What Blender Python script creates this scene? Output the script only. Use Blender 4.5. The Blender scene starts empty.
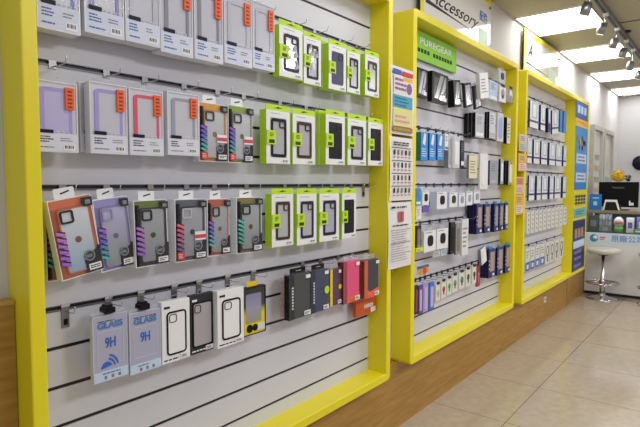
import bpy, math, random
from mathutils import Vector, Matrix
random.seed(7)
SC = bpy.context.scene
COL = SC.collection
S = 1.2            # the place is laid out in slat-board units and brought to metres at the end
FL, CE = -1.225, 1.20     # floor and ceiling, measured from eye level
WALL, SLAT, FRONT = 1.32, 1.309, 1.21

# ------------------------------------------------------------------ camera basis
F_PX, YAW, PITCH, ROLL = 525.6, .9024, -.0589, .0006
fw = Vector((math.sin(YAW)*math.cos(PITCH), math.cos(YAW)*math.cos(PITCH), math.sin(PITCH)))
r0 = Vector((math.cos(YAW), -math.sin(YAW), 0)); u0 = r0.cross(fw)
rt = r0*math.cos(ROLL)+u0*math.sin(ROLL); up = -r0*math.sin(ROLL)+u0*math.cos(ROLL)
def ray(px, py): return rt*((px-320)/F_PX) - up*((py-213.5)/F_PX) + fw
def at(px, py, Y): d = ray(px, py); return d*(Y/d.y)
def atx(px, py, X): d = ray(px, py); return d*(X/d.x)
def atz(px, py, Z): d = ray(px, py); return d*(Z/d.z)

# ------------------------------------------------------------------ materials
MC = {}
def lin(c):
    c = c/255.0
    return c/12.92 if c <= .04045 else ((c+.055)/1.055)**2.4
def mat(name, rgb, rough=.5, metal=0., alpha=1., emit=0., noise=0., nscale=40., coat=0., bump=0.):
    if name in MC: return MC[name]
    m = bpy.data.materials.new(name); m.use_nodes = True
    nt = m.node_tree; b = nt.nodes['Principled BSDF']
    col = (lin(rgb[0]), lin(rgb[1]), lin(rgb[2]), 1)
    b.inputs['Base Color'].default_value = col
    b.inputs['Roughness'].default_value = rough
    b.inputs['Metallic'].default_value = metal
    b.inputs['Coat Weight'].default_value = coat
    if max(rgb) < 75 and not metal: b.inputs['Specular IOR Level'].default_value = .18
    if alpha < 1: b.inputs['Alpha'].default_value = alpha
    if emit:
        b.inputs['Emission Color'].default_value = col; b.inputs['Emission Strength'].default_value = emit
    if noise or bump:
        tc = nt.nodes.new('ShaderNodeTexCoord'); n = nt.nodes.new('ShaderNodeTexNoise')
        n.inputs['Scale'].default_value = nscale; n.inputs['Detail'].default_value = 4
        nt.links.new(tc.outputs['Object'], n.inputs['Vector'])
        if noise:
            mx = nt.nodes.new('ShaderNodeMix'); mx.data_type = 'RGBA'
            mx.inputs['A'].default_value = [c*(1-noise) for c in col[:3]]+[1]
            mx.inputs['B'].default_value = [min(1, c*(1+noise)) for c in col[:3]]+[1]
            nt.links.new(n.outputs['Fac'], mx.inputs['Factor']); nt.links.new(mx.outputs['Result'], b.inputs['Base Color'])
        if bump:
            bp = nt.nodes.new('ShaderNodeBump'); bp.inputs['Strength'].default_value = bump; bp.inputs['Distance'].default_value = .002
            nt.links.new(n.outputs['Fac'], bp.inputs['Height']); nt.links.new(bp.outputs['Normal'], b.inputs['Normal'])
    MC[name] = m; return m
def grad(name, stops, rough=.3, axis='Z', lo=0., hi=.2, metal=0.):
    """colour running along one object axis, as printed or moulded in the product"""
    if name in MC: return MC[name]
    m = bpy.data.materials.new(name); m.use_nodes = True; nt = m.node_tree; b = nt.nodes['Principled BSDF']
    tc = nt.nodes.new('ShaderNodeTexCoord'); sp = nt.nodes.new('ShaderNodeSeparateXYZ'); mr = nt.nodes.new('ShaderNodeMapRange')
    cr = nt.nodes.new('ShaderNodeValToRGB')
    mr.inputs['From Min'].default_value = lo; mr.inputs['From Max'].default_value = hi
    nt.links.new(tc.outputs['Object'], sp.inputs[0]); nt.links.new(sp.outputs[axis], mr.inputs['Value'])
    nt.links.new(mr.outputs['Result'], cr.inputs['Fac']); nt.links.new(cr.outputs['Color'], b.inputs['Base Color'])
    els = cr.color_ramp.elements
    while len(els) < len(stops): els.new(.5)
    for e, (p, c) in zip(els, stops):
        e.position = p; e.color = (lin(c[0]), lin(c[1]), lin(c[2]), 1)
    b.inputs['Roughness'].default_value = rough; b.inputs['Metallic'].default_value = metal
    MC[name] = m; return m

yellow = mat('yellow lacquer', (234, 219, 28), .34, noise=.03, nscale=6)
slatm = mat('slat board laminate', (212, 212, 222), .38, noise=.02, nscale=3)
groovem = mat('dark aluminium groove', (44, 42, 44), .35, .5)
wallm = mat('warm white wall paint', (212, 210, 210), .7, noise=.02, nscale=2, bump=.05)
backm = mat('grey white back wall paint', (194, 194, 196), .7, noise=.02, nscale=2)
ceilm = mat('beige grey ceiling board', (176, 170, 150), .65, noise=.03, nscale=3)
seamm = mat('ceiling seam', (70, 66, 56), .8)
chrome = mat('chrome', (205, 205, 210), .18, 1.)
steel = mat('brushed steel', (150, 150, 154), .32, .9)
black = mat('black plastic', (16, 16, 18), .35)
dark = mat('dark grey plastic', (52, 52, 56), .4)
ink = mat('printed ink', (40, 42, 52), .6)
inkgrey = mat('grey ink', (120, 124, 136), .6)
inkblue = mat('blue ink', (70, 100, 170), .6)
white = mat('white card', (232, 232, 234), .35)
offwhite = mat('off white card', (216, 214, 206), .45)
paper = mat('white paper', (226, 224, 222), .6)
cleard = mat('clear blister', (205, 208, 220), .1, alpha=.25)
clearm = mat('clear plastic', (235, 236, 245), .04, alpha=.022)
glass = mat('glass pane', (160, 175, 180), .03, alpha=.07)
orange = mat('orange sticker', (236, 92, 12), .5)
lime = mat('lime green card', (186, 222, 20), .4)
limed = mat('deeper lime card', (158, 196, 18), .45)
red = mat('red print', (205, 46, 50), .5)
navy = mat('navy card', (34, 40, 104), .4)
navyd = mat('dark navy card', (24, 26, 62), .4)
blue = mat('sky blue card', (46, 138, 214), .4)
tan = mat('tan cable window', (172, 150, 140), .4)
silver = mat('silver film', (188, 190, 196), .16, .55)
lavender = mat('lavender plastic', (162, 150, 216), .3)
pink = mat('coral red plastic', (214, 74, 98), .3)
greybump = mat('grey plastic bumper', (150, 154, 170), .3)
amber = mat('gold band', (232, 196, 30), .4)
purple = mat('violet print', (112, 80, 190), .4)
teal = mat('teal card', (22, 116, 120), .4)

def woodmat():
    m = bpy.data.materials.new('light oak laminate'); m.use_nodes = True; nt = m.node_tree; b = nt.nodes['Principled BSDF']
    tc = nt.nodes.new('ShaderNodeTexCoord'); mp = nt.nodes.new('ShaderNodeMapping'); mp.inputs['Scale'].default_value = (1.2, 1, 14)
    n = nt.nodes.new('ShaderNodeTexNoise'); n.inputs['Scale'].default_value = 5; n.inputs['Detail'].default_value = 8; n.inputs['Distortion'].default_value = .6
    cr = nt.nodes.new('ShaderNodeValToRGB')
    cr.color_ramp.elements[0].position = .3; cr.color_ramp.elements[0].color = (lin(154), lin(112), lin(42), 1)
    cr.color_ramp.elements[1].position = .75; cr.color_ramp.elements[1].color = (lin(186), lin(143), lin(66), 1)
    nt.links.new(tc.outputs['Object'], mp.inputs[0]); nt.links.new(mp.outputs[0], n.inputs['Vector'])
    nt.links.new(n.outputs['Fac'], cr.inputs['Fac']); nt.links.new(cr.outputs['Color'], b.inputs['Base Color'])
    b.inputs['Roughness'].default_value = .42
    return m
wood = woodmat()
def tilemat():
    m = bpy.data.materials.new('polished beige tile'); m.use_nodes = True; nt = m.node_tree; b = nt.nodes['Principled BSDF']
    tc = nt.nodes.new('ShaderNodeTexCoord'); mp = nt.nodes.new('ShaderNodeMapping')
    mp.inputs['Location'].default_value = (-3.225, -.88, 0)
    br = nt.nodes.new('ShaderNodeTexBrick'); br.offset = 0
    br.inputs['Scale'].default_value = 1; br.inputs['Brick Width'].default_value = .58; br.inputs['Row Height'].default_value = .58
    br.inputs['Mortar Size'].default_value = .0022; br.inputs['Mortar Smooth'].default_value = .3
    n = nt.nodes.new('ShaderNodeTexNoise'); n.inputs['Scale'].default_value = 22; n.inputs['Detail'].default_value = 4
    cr = nt.nodes.new('ShaderNodeValToRGB')
    cr.color_ramp.elements[0].position = .35; cr.color_ramp.elements[0].color = (lin(176), lin(162), lin(142), 1)
    cr.color_ramp.elements[1].position = .7; cr.color_ramp.elements[1].color = (lin(186), lin(172), lin(152), 1)
    br.inputs['Mortar'].default_value = (lin(98), lin(88), lin(76), 1)
    nt.links.new(tc.outputs['Object'], mp.inputs[0]); nt.links.new(mp.outputs[0], br.inputs['Vector'])
    nt.links.new(tc.outputs['Object'], n.inputs['Vector']); nt.links.new(n.outputs['Fac'], cr.inputs['Fac'])
    nt.links.new(cr.outputs['Color'], br.inputs['Color1']); nt.links.new(cr.outputs['Color'], br.inputs['Color2'])
    nt.links.new(br.outputs['Color'], b.inputs['Base Color'])
    b.inputs['Roughness'].default_value = .13; b.inputs['Specular IOR Level'].default_value = .6
    return m
tile = tilemat()

# ------------------------------------------------------------------ mesh builder
class MB:
    def __init__(s): s.v = []; s.f = []; s.mi = []; s.ms = []; s.sm = []
    def m(s, mt):
        if mt not in s.ms: s.ms.append(mt)
        return s.ms.index(mt)
    def add(s, vs, fs, mt, smooth=False):
        o = len(s.v); s.v += [tuple(v) for v in vs]; k = s.m(mt)
        for f in fs: s.f.append([o+i for i in f]); s.mi.append(k); s.sm.append(smooth)
        return s
    def box(s, x0, x1, y0, y1, z0, z1, mt):
        if x0 > x1: x0, x1 = x1, x0
        if y0 > y1: y0, y1 = y1, y0
        if z0 > z1: z0, z1 = z1, z0
        return s.add([(x0,y0,z0),(x1,y0,z0),(x1,y1,z0),(x0,y1,z0),(x0,y0,z1),(x1,y0,z1),(x1,y1,z1),(x0,y1,z1)],
              [(0,3,2,1),(4,5,6,7),(0,1,5,4),(1,2,6,5),(2,3,7,6),(3,0,4,7)], mt)
    def prism(s, pts, y0, y1, mt):            # outline in x,z extruded along y
        n = len(pts); vs = [(x, y0, z) for x, z in pts]+[(x, y1, z) for x, z in pts]
        fs = [tuple(range(n)), tuple(range(2*n-1, n-1, -1))]+[(i, i+n, (i+1) % n+n, (i+1) % n) for i in range(n)]
        return s.add(vs, fs, mt)
    def rpts(s, x0, x1, z0, z1, r, n=5):
        r = min(r, (x1-x0)/2-1e-5, (z1-z0)/2-1e-5); p = []
        for cx, cz, a0 in ((x1-r, z0+r, -90), (x1-r, z1-r, 0), (x0+r, z1-r, 90), (x0+r, z0+r, 180)):
            for i in range(n+1):
                a = math.radians(a0+90*i/n); p.append((cx+r*math.cos(a), cz+r*math.sin(a)))
        return p
    def rrect(s, x0, x1, z0, z1, r, y0, y1, mt, n=5): return s.prism(s.rpts(x0, x1, z0, z1, r, n), y0, y1, mt)
    def ring(s, x0, x1, z0, z1, r, w, y0, y1, mt, n=5):
        a = s.rpts(x0, x1, z0, z1, r, n); b = s.rpts(x0+w, x1-w, z0+w, z1-w, max(r-w, .0008), n); k = len(a)
        vs = [(x, y0, z) for x, z in a]+[(x, y0, z) for x, z in b]+[(x, y1, z) for x, z in a]+[(x, y1, z) for x, z in b]
        fs = []
        for i in range(k):
            j = (i+1) % k
            fs += [(i, j, k+j, k+i), (2*k+i, 3*k+i, 3*k+j, 2*k+j), (i, 2*k+i, 2*k+j, j), (k+i, k+j, 3*k+j, 3*k+i)]
        return s.add(vs, fs, mt)
    def disc(s, cx, cz, r, y0, y1, mt, n=16): return s.prism([(cx+r*math.cos(2*math.pi*i/n), cz+r*math.sin(2*math.pi*i/n)) for i in range(n)], y0, y1, mt)
    def tube(s, pts, r, mt, n=8, close=False):
        P = [Vector(p) for p in pts]; vs = []; k = len(P)
        for i, p in enumerate(P):
            if close: d = (P[(i+1) % k]-P[i-1]).normalized()
            else: d = (P[min(i+1, k-1)]-P[max(i-1, 0)]).normalized()
            a = d.orthogonal() if i == 0 else (a-d*a.dot(d))
            a.normalize(); b = d.cross(a)
            for j in range(n):
                t = 2*math.pi*j/n; vs.append(p+(a*math.cos(t)+b*math.sin(t))*r)
        fs = []
        for i in range(k if close else k-1):
            i2 = (i+1) % k
            for j in range(n): fs.append((i*n+j, i*n+(j+1) % n, i2*n+(j+1) % n, i2*n+j))
        if not close: fs += [tuple(range(n))[::-1], tuple((k-1)*n+j for j in range(n))]
        return s.add(vs, fs, mt, True)
    def lathe(s, prof, mt, n=32, c=(0, 0, 0), axis='Z', smooth=True):
        vs = []
        for r, z in prof:
            for j in range(n):
                t = 2*math.pi*j/n
                if axis == 'Z': vs.append((c[0]+r*math.cos(t), c[1]+r*math.sin(t), c[2]+z))
                else: vs.append((c[0]+r*math.cos(t), c[1]+z, c[2]+r*math.sin(t)))
        fs = [(i*n+j, i*n+(j+1) % n, (i+1)*n+(j+1) % n, (i+1)*n+j) for i in range(len(prof)-1) for j in range(n)]
        fs += [tuple(range(n))[::-1], tuple((len(prof)-1)*n+j for j in range(n))]
        return s.add(vs, fs, mt, smooth)
    def build(s, name, parent=None, loc=(0, 0, 0), rot=None, label=None, bevel=0):
        me = bpy.data.meshes.new(name); me.from_pydata(s.v, [], s.f)
        for mt in s.ms: me.materials.append(mt)
        for p, k, q in zip(me.polygons, s.mi, s.sm): p.material_index = k; p.use_smooth = q
        me.update(); o = bpy.data.objects.new(name, me); COL.objects.link(o); o.location = loc
        if rot: o.rotation_euler = rot
        if parent: o.parent = parent
        if label: o['label'] = label
        if bevel:
            b = o.modifiers.new('edge', 'BEVEL'); b.width = bevel; b.segments = 3; b.limit_method = 'ANGLE'
        return o
def thing(name, label, cat, loc=(0, 0, 0), rot=(0, 0, 0), group=None):
    o = bpy.data.objects.new(name, None); COL.objects.link(o); o.empty_display_size = .02
    o.location = loc; o.rotation_euler = rot; o['label'] = label; o['category'] = cat
    if group: o['group'] = group
    return o
def tag(o, label, cat, group=None):
    o['label'] = label; o['category'] = cat
    if group: o['group'] = group
    return o
def struct(o, label=None):
    o['kind'] = 'structure'
    if label: o['label'] = label
    return o
def lettering(body, size, mt, parent, loc, rot=(math.pi/2, 0, 0), shear=0., name='lettering', width=None, bold=0., label=None, depth=.0006):
    cu = bpy.data.curves.new(name, 'FONT'); cu.body = body; cu.size = size; cu.shear = shear; cu.extrude = depth
    cu.align_x = 'CENTER'; cu.align_y = 'CENTER'; cu.offset = bold
    o = bpy.data.objects.new(name, cu); COL.objects.link(o)
    dg = bpy.context.evaluated_depsgraph_get(); dg.update()
    me = bpy.data.meshes.new_from_object(o.evaluated_get(dg)); bpy.data.objects.remove(o, do_unlink=True)
    xs = [v.co.x for v in me.vertices]
    if width and xs:
        k = width/(max(xs)-min(xs))
        for v in me.vertices: v.co.x *= k
    me.materials.clear(); me.materials.append(mt)
    o = bpy.data.objects.new(name, me); COL.objects.link(o); o.location = loc; o.rotation_euler = rot
    if parent: o.parent = parent
    if label: o['label'] = label
    return o
def lines(b, x0, x1, z0, z1, n, y, mt, fill=.5):
    """rows of very small print"""
    rs = random.Random(int((x1-x0)*1e5)+n*7)
    h = (z1-z0)/n
    for i in range(n):
        z = z1-(i+.5)*h; x = x0
        end = x0+(x1-x0)*rs.uniform(.6, 1)
        while x < end:
            w = (x1-x0)*rs.uniform(.08, .28); b.box(x, min(x+w, end), y-.0005, y, z-h*fill/2, z+h*fill/2, mt); x += w+(x1-x0)*.04
def barcode(b, x0, x1, z0, z1, y, bars=7):
    b.box(x0, x1, y-.0006, y, z0, z1, white)
    w = (x1-x0)
    for i in range(bars):
        a = x0+w*(.12+.76*i/bars); b.box(a, a+w*.76/bars*(.35+.3*(i % 3 == 0)), y-.0010, y-.0005, z0+(z1-z0)*.3, z0+(z1-z0)*.85, ink)

# ------------------------------------------------------------------ the room
b = MB(); b.box(-1.2, 8.4, -3.0, WALL+.1, FL-.1, FL, tile); struct(b.build('floor'))
b = MB(); b.box(-1.2, 8.4, -3.0, WALL+.1, CE, CE+.1, ceilm)
struct(b.build('ceiling'))
b = MB(); b.box(-1.2, 8.5, WALL, WALL+.1, FL, CE, wallm); struct(b.build('wall_left'))
b = MB(); b.box(8.4, 8.5, -3.0, WALL, FL, CE, backm); struct(b.build('wall_back'))
b = MB(); b.box(-1.2, 8.4, -3.1, -3.0, FL, CE, wallm); struct(b.build('wall_right'))
# seams of the ceiling boards on the far side of the light track
b = MB()
for x in (4.56, 5.75, 6.95): b.box(x-.006, x+.006, -2.9, .735, CE-.003, CE, seamm)
b.box(2.4, 8.39, .728, .742, CE-.004, CE, seamm)
struct(b.build('trim_ceiling_seams'))
# wood wainscot
b = MB(); b.box(-1.2, .499, 1.285, WALL, FL, -.277, wood); b.box(.499, 5.60, 1.285, WALL, FL, -.885, wood)
b.box(5.612, 6.345, 1.285, WALL, FL, -.885, wood); b.box(5.60, 5.612, 1.292, WALL, FL, -.885, dark)
b.box(-1.2, .499, 1.282, WALL, -.277, -.268, mat('oak edge strip', (196, 156, 80), .4))
struct(b.build('wall_wainscot'))
p = at(544.7, 299, 1.285)
o = thing('wall_socket', 'small white wall socket on the wood base below the far display', 'socket', (p.x, 1.285, p.z-.03))
MB().rrect(-.03, .03, 0, .05, .006, -.006, 0, white).build('cover_plate', o)
MB().box(-.014, -.006, -.0075, -.006, .018, .034, dark).box(.006, .014, -.0075, -.006, .018, .034, dark).build('socket_holes', o)

# ------------------------------------------------------------------ display walls
railm = mat('grey rail', (112, 112, 118), .35, .4)
def display(x0, x1, z0, z1, label, rails=(), rim=.037, ks=range(-9, 9), div=None, pitch=.1, h0=-.0115):
    t = thing('wall_display', label, 'display', ((x0+x1)/2, WALL, z0))
    X0, X1 = x0-(x0+x1)/2, x1-(x0+x1)/2; H = z1-z0; yf = FRONT-WALL; ys = SLAT-WALL
    b = MB(); r = .022
    pts = MB().rpts(X0, X1, 0, H, r)
    b.ring(X0, X1, 0, H, r, rim, yf, 0, yellow)
    fr = b.build('display_frame', t, bevel=.004)
    xr = X1-rim if div is None else div-(x0+x1)/2
    b = MB(); g = .0048; zs = sorted(h0+pitch*k for k in ks); zs = [z for z in zs if z0+rim+.01 < z < z1-rim-.01]
    lo = z0+rim-.002
    for z in zs+[None]:
        hi = (z-g) if z is not None else z1-rim+.002
        b.box(X0+rim-.002, xr+.002, ys, ys+.009, lo-z0, hi-z0, slatm)
        if z is not None: lo = z+g
    b.build('slat_board', t)
    b = MB()
    for z in zs: b.box(X0+rim-.002, xr+.002, ys+.004, ys+.0085, z-g-z0, z+g-z0, groovem)
    b.build('groove_inlay', t, label='dark metal grooves')
    if rails:
        b = MB()
        for k in rails:
            z = h0+pitch*k; b.box(X0+rim-.002, xr+.002, ys-.0022, ys-.0002, z-.0085-z0, z-.0042-z0, railm); b.box(X0+rim-.002, xr+.002, ys-.0022, ys-.0002, z+.0042-z0, z+.006-z0, railm)
        b.build('hook_rail', t, label='grey metal rails that carry the hooks')
    if div is not None:
        b = MB(); b.box(xr, X1-rim, yf+.004, 0, rim, H-rim, yellow); b.build('poster_panel', t, label='flat yellow post carrying the posters')
    return t
Z0, Z1 = -.900, .820
display(.501, 2.052, Z0, Z1, 'nearest yellow-framed slat board hung with phone cases', rim=.035, rails=(6, 3, 0, -3))
display(2.240, 3.762, Z0+.01, Z1, 'middle yellow-framed slat board under the white cursive sign')
display(3.935, 6.02, -.905, .822, 'far yellow-framed slat board with blue posters on its right side', div=5.46, pitch=.0985)
KZ = lambda k: -.0115+.1*k

# ------------------------------------------------------------------ hooks
hooks = 0
def hook(px, k, length=.068, plate=False, label=None, py=None):
    X = at(px, 180, SLAT).x; z = KZ(k)
    t = thing('peg_hook', label or HL, 'hook', (X, SLAT, z), group=None if label else HG)
    b = MB()
    if plate:
        b.box(-.0095, .0095, -.0035, 0, -.052, .003, steel); b.box(-.011, .011, -.006, 0, .001, .008, chrome)
        b.box(-.005, .005, -.0045, -.003, -.045, -.030, black)
    else: b.box(-.009, .009, -.003, 0, -.014, .006, steel)
    b.build('hook_plate', t)
    pts = [(0, -.002, -.010)]+[(0, -length*.5, -.011), (0, -length*.92, -.010), (0, -length, -.004), (0, -length-.003, .008)]
    MB().tube(pts, .0014, chrome, 6).build('hook_wire', t)
    return t

# ------------------------------------------------------------------ product builders (local: x centred, z up from base, front towards -y)
def place(xl, xr, yt, yb, Y=1.235, xz=None):
    if xl < 135: xl += 1.8; xr += 1.8
    ym = (yt+yb)/2; A = at(xl, ym, Y); B = at(xr, ym, Y); x = xl if xz is None else xz
    zt, zb = at(x, yt, Y).z, at(x, yb, Y).z
    return (A.x+B.x)/2, B.x-A.x, zb, zt-zb
def clear_case_box(loc, w, h, t, bump, label, hue=(206, 206, 218), labelc=(214, 216, 228), sticker=True, blue_text=False, group=None, inner=None, rot=(0, 0, 0)):
    o = thing('phone_case_box', label, 'phone case', loc, rot, group); h2 = w/2
    tray = mat('tray %d %d %d' % hue, hue, .3)
    b = MB(); b.box(-h2+.0007, h2-.0007, -t+.002, 0, .0007, h-.0007, tray); b.build('box_body', o)
    e = .0022
    MB().ring(-h2, h2, 0, h, .002, e*1.3, -t-.0004, -.0005, mat('frosted edge', (222, 222, 228), .25)).build('box_edge', o, label='frosted white edge of the box')
    zl = h*.27; b = MB(); x0, x1 = -h2+w*.13, h2-w*.13
    w2 = w*.11
    pts = [(x0, zl), (x0, h*.86), (x0+.010, h*.91), (x1-.010, h*.91), (x1, h*.86), (x1, zl), (x1-w2, zl), (x1-w2, h*.845), (x1-w2-.004, h*.872), (x0+w2+.004, h*.872), (x0+w2, h*.845), (x0+w2, zl)]
    # U-shaped bumper as two posts and a top bar so every face stays convex
    b.box(x0, x0+w2, -t-.0002, -t+.004, zl, h*.86, bump); b.box(x1-w2*.7, x1, -t-.0002, -t+.004, zl, h*.86, bump)
    b.prism([(x0, h*.86), (x0+.3*w2, h*.895), (x0+w2, h*.91), (x1-w2, h*.91), (x1-.3*w2, h*.895), (x1, h*.86)], -t-.0002, -t+.004, bump)
    if inner: b.box(x0+w2, x1-w2*.7, -t+.0004, -t+.003, zl, h*.86, inner)
    b.build('phone_case', o)
    lc = mat('label %d %d %d' % labelc, labelc, .45); y = -t-.0008
    b = MB(); b.box(-h2+e, h2-e, y, -t+.001, e, zl, lc)
    b.box(-h2+w*.10, -h2+w*.42, y-.0012, y, zl*.98, zl*1.16, mat('near black label', (22, 24, 44), .4))
    for i in range(4):
        cx = -h2+w*(.52+.12*i); b.disc(cx, zl*1.06, w*.032, y-.0008, y, white, 8); b.box(cx-w*.012, cx+w*.012, y-.0012, y-.0007, zl*1.03, zl*1.09, inkgrey)
    lines(b, -h2+w*.1, -h2+w*.42, zl*.48, zl*.86, 3, y, inkblue if blue_text else ink, .45)
    lines(b, -h2+w*.1, -h2+w*.5, zl*.2, zl*.3, 1, y, inkblue if blue_text else inkgrey, .6)
    lines(b, -h2+w*.58, -h2+w*.86, zl*.56, zl*.8, 2, y, inkgrey, .35)
    barcode(b, h2-w*.36, h2-w*.08, zl*.12, zl*.42, y)
    b.build('info_label', o)
    if sticker:
        b = MB(); sx = h2-w*.30; b.box(sx, sx+w*.20, -t-.0050, -t, h*.615, h*.93, orange)
        for i in range(5): b.box(sx+w*.05, sx+w*.15, -t-.0055, -t-.0049, h*(.645+.055*i), h*(.665+.055*i), mat('brown print', (110, 40, 20), .6))
        b.build('price_sticker', o, label='orange sale sticker')
    MB().box(-h2+e, h2-e, -t-.0042, -t-.0034, zl*1.2, h-e, clearm).build('clear_cover', o)
    b = MB(); b.box(-w*.12, w*.12, -t*.5-.0006, -t*.5, h, h+.012, cleard); b.build('hang_tab', o)
    return o
holo = grad('holographic stripe', [(0, (60, 190, 170)), (.35, (90, 90, 210)), (.65, (180, 90, 220)), (1, (225, 120, 190))], .25, 'Z', .03, .17)
holoT = grad('teal stripe', [(0, (40, 150, 120)), (.5, (60, 190, 170)), (1, (120, 200, 220))], .25, 'Z', .03, .17)
def colour_case_pack(loc, w, h, t, band, casec, label, rot=(0, 0, 0), redlab=False, bottom=None, ring=dark, stripe=None, redtag=False, cap=True, glow=False, camc=None):
    o = thing('phone_case_pack', label, 'phone case', loc, rot); h2 = w/2
    b = MB(); b.box(-h2+.0007, h2-.0007, -t+.002, 0, .0007, h-.0007, white); b.build('box_body', o)
    MB().ring(-h2, h2, 0, h, .002, .0022, -t-.001, -.001, white).build('box_edge', o)
    bm = mat('band %d %d %d' % band, band, .3)
    b = MB(); b.box(-h2+.0022, h2-.0022, -t+.0002, -t+.003, .0022, h-.0022, mat('insert %d %d %d' % tuple(int(c*.85) for c in band), tuple(int(c*.85) for c in band), .35) if bottom is None else bottom)
    b.box(-h2+.0022, h2-.0022, -t-.0005, -t+.003, h*.885, h-.0022, bm)
    b.build('backing_card', o, label='coloured backing card')
    cm = grad('case %d %d %d to %d %d %d' % (casec[0]+casec[1]), [(0, casec[0]), (1, casec[1])], .22, 'Z', h*.08, h*.85)
    y = -t-.0010
    b = MB(); b.rrect(-h2+w*.17, h2-w*.12, h*.07, h*.87, w*.09, y-.004, y+.001, cm)
    b.ring(-h2+w*.15, h2-w*.10, h*.06, h*.88, w*.1, w*.035, y-.0046, y+.001, bm if ring is None else ring)
    pc = b.build('phone_case', o)
    b = MB(); cx0, cx1, cz0, cz1 = -h2+w*.19, -h2+w*.50, h*.69, h*.855
    b.ring(cx0, cx1, cz0, cz1, w*.06, w*.045, y-.007, y-.003, camc or black); b.build('camera_opening', pc)
    b = MB(); b.disc(w*.02, h*.47, w*.075, y-.0048, y-.0035, mat('logo %d' % band[0], tuple(int(c*.62) for c in band), .35)); b.build('round_logo', pc)
    st = stripe or holo; b = MB()
    for i in range(6):
        z = h*(.20+.075*i); b.prism([(-h2+w*.04, z), (-h2+w*.05, z+h*.040), (-h2+w*.25, z-h*.002), (-h2+w*.25, z-h*.042)], y-.0055, y-.0001, st)
        b.prism([(-h2+w*.10, z+h*.030), (-h2+w*.10, z+h*.048), (-h2+w*.25, z+h*.018), (-h2+w*.25, z-h*.002)], y-.0054, y-.0001, black)
    if not glow: b.box(-h2+w*.03, -h2+w*.16, y-.0003, y+.0012, h*.03, h*.93, black)
    b.build('printed_stripe', o, label='shimmering zigzag lettering stripe')
    if cap:
        b = MB(); b.box(h2-w*.24, h2-w*.02, y-.009, y, h*.86, h*.97, black); b.box(h2-w*.19, h2-w*.07, y-.0095, y-.0085, h*.885, h*.94, inkgrey)
        b.build('corner_logo', o, label='black corner tag')
    b = MB(); b.prism([(h2-w*.42, h*.02), (h2-w*.42, h*.19), (h2-w*.02, h*.34), (h2-w*.02, h*.02)], y-.0062, y, black)
    b.box(h2-w*.36, h2-w*.06, y-.0070, y-.006, h*.045, h*.125, white); lines(b, h2-w*.33, h2-w*.08, h*.06, h*.11, 2, y-.007, ink, .5)
    b.disc(h2-w*.30, h*.235, w*.13, y-.0074, y-.006, steel); b.disc(h2-w*.30, h*.235, w*.10, y-.0079, y-.0072, mat('badge', (40, 52, 66), .3))
    lines(b, h2-w*.38, h2-w*.22, h*.215, h*.25, 2, y-.0079, silver, .5)
    b.build('product_badge', o, label='black label with round badge and barcode')
    if redlab:
        b = MB(); b.box(-h2+w*.04, -h2+w*.26, y-.006, y, h*.04, h*.16, red); lines(b, -h2+w*.07, -h2+w*.23, h*.06, h*.14, 3, y-.006, white, .35); b.build('red_label', o)
    if redtag:
        b = MB(); b.box(w*.08, h2-w*.06, y-.009, y-.006, h*.33, h*.47, white); b.box(w*.08, h2-w*.06, y-.0095, y-.0085, h*.36, h*.42, red); b.build('price_tag', o, label='white and red price tag')
    MB().box(-h2+.003, h2-.003, y-.0112, y-.0104, .003, h-.003, clearm).build('clear_cover', o)
    b = MB(); b.rrect(-w*.28, w*.2, h-.002, h+.024, .004, -t*.6-.001, -t*.6, white); b.prism([(-w*.13, h+.009), (-w*.13, h+.0125), (w*.08, h+.0175), (w*.08, h+.014)], -t*.6-.0016, -t*.6-.0008, ink); b.build('hang_tab', o)
    return o
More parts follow.
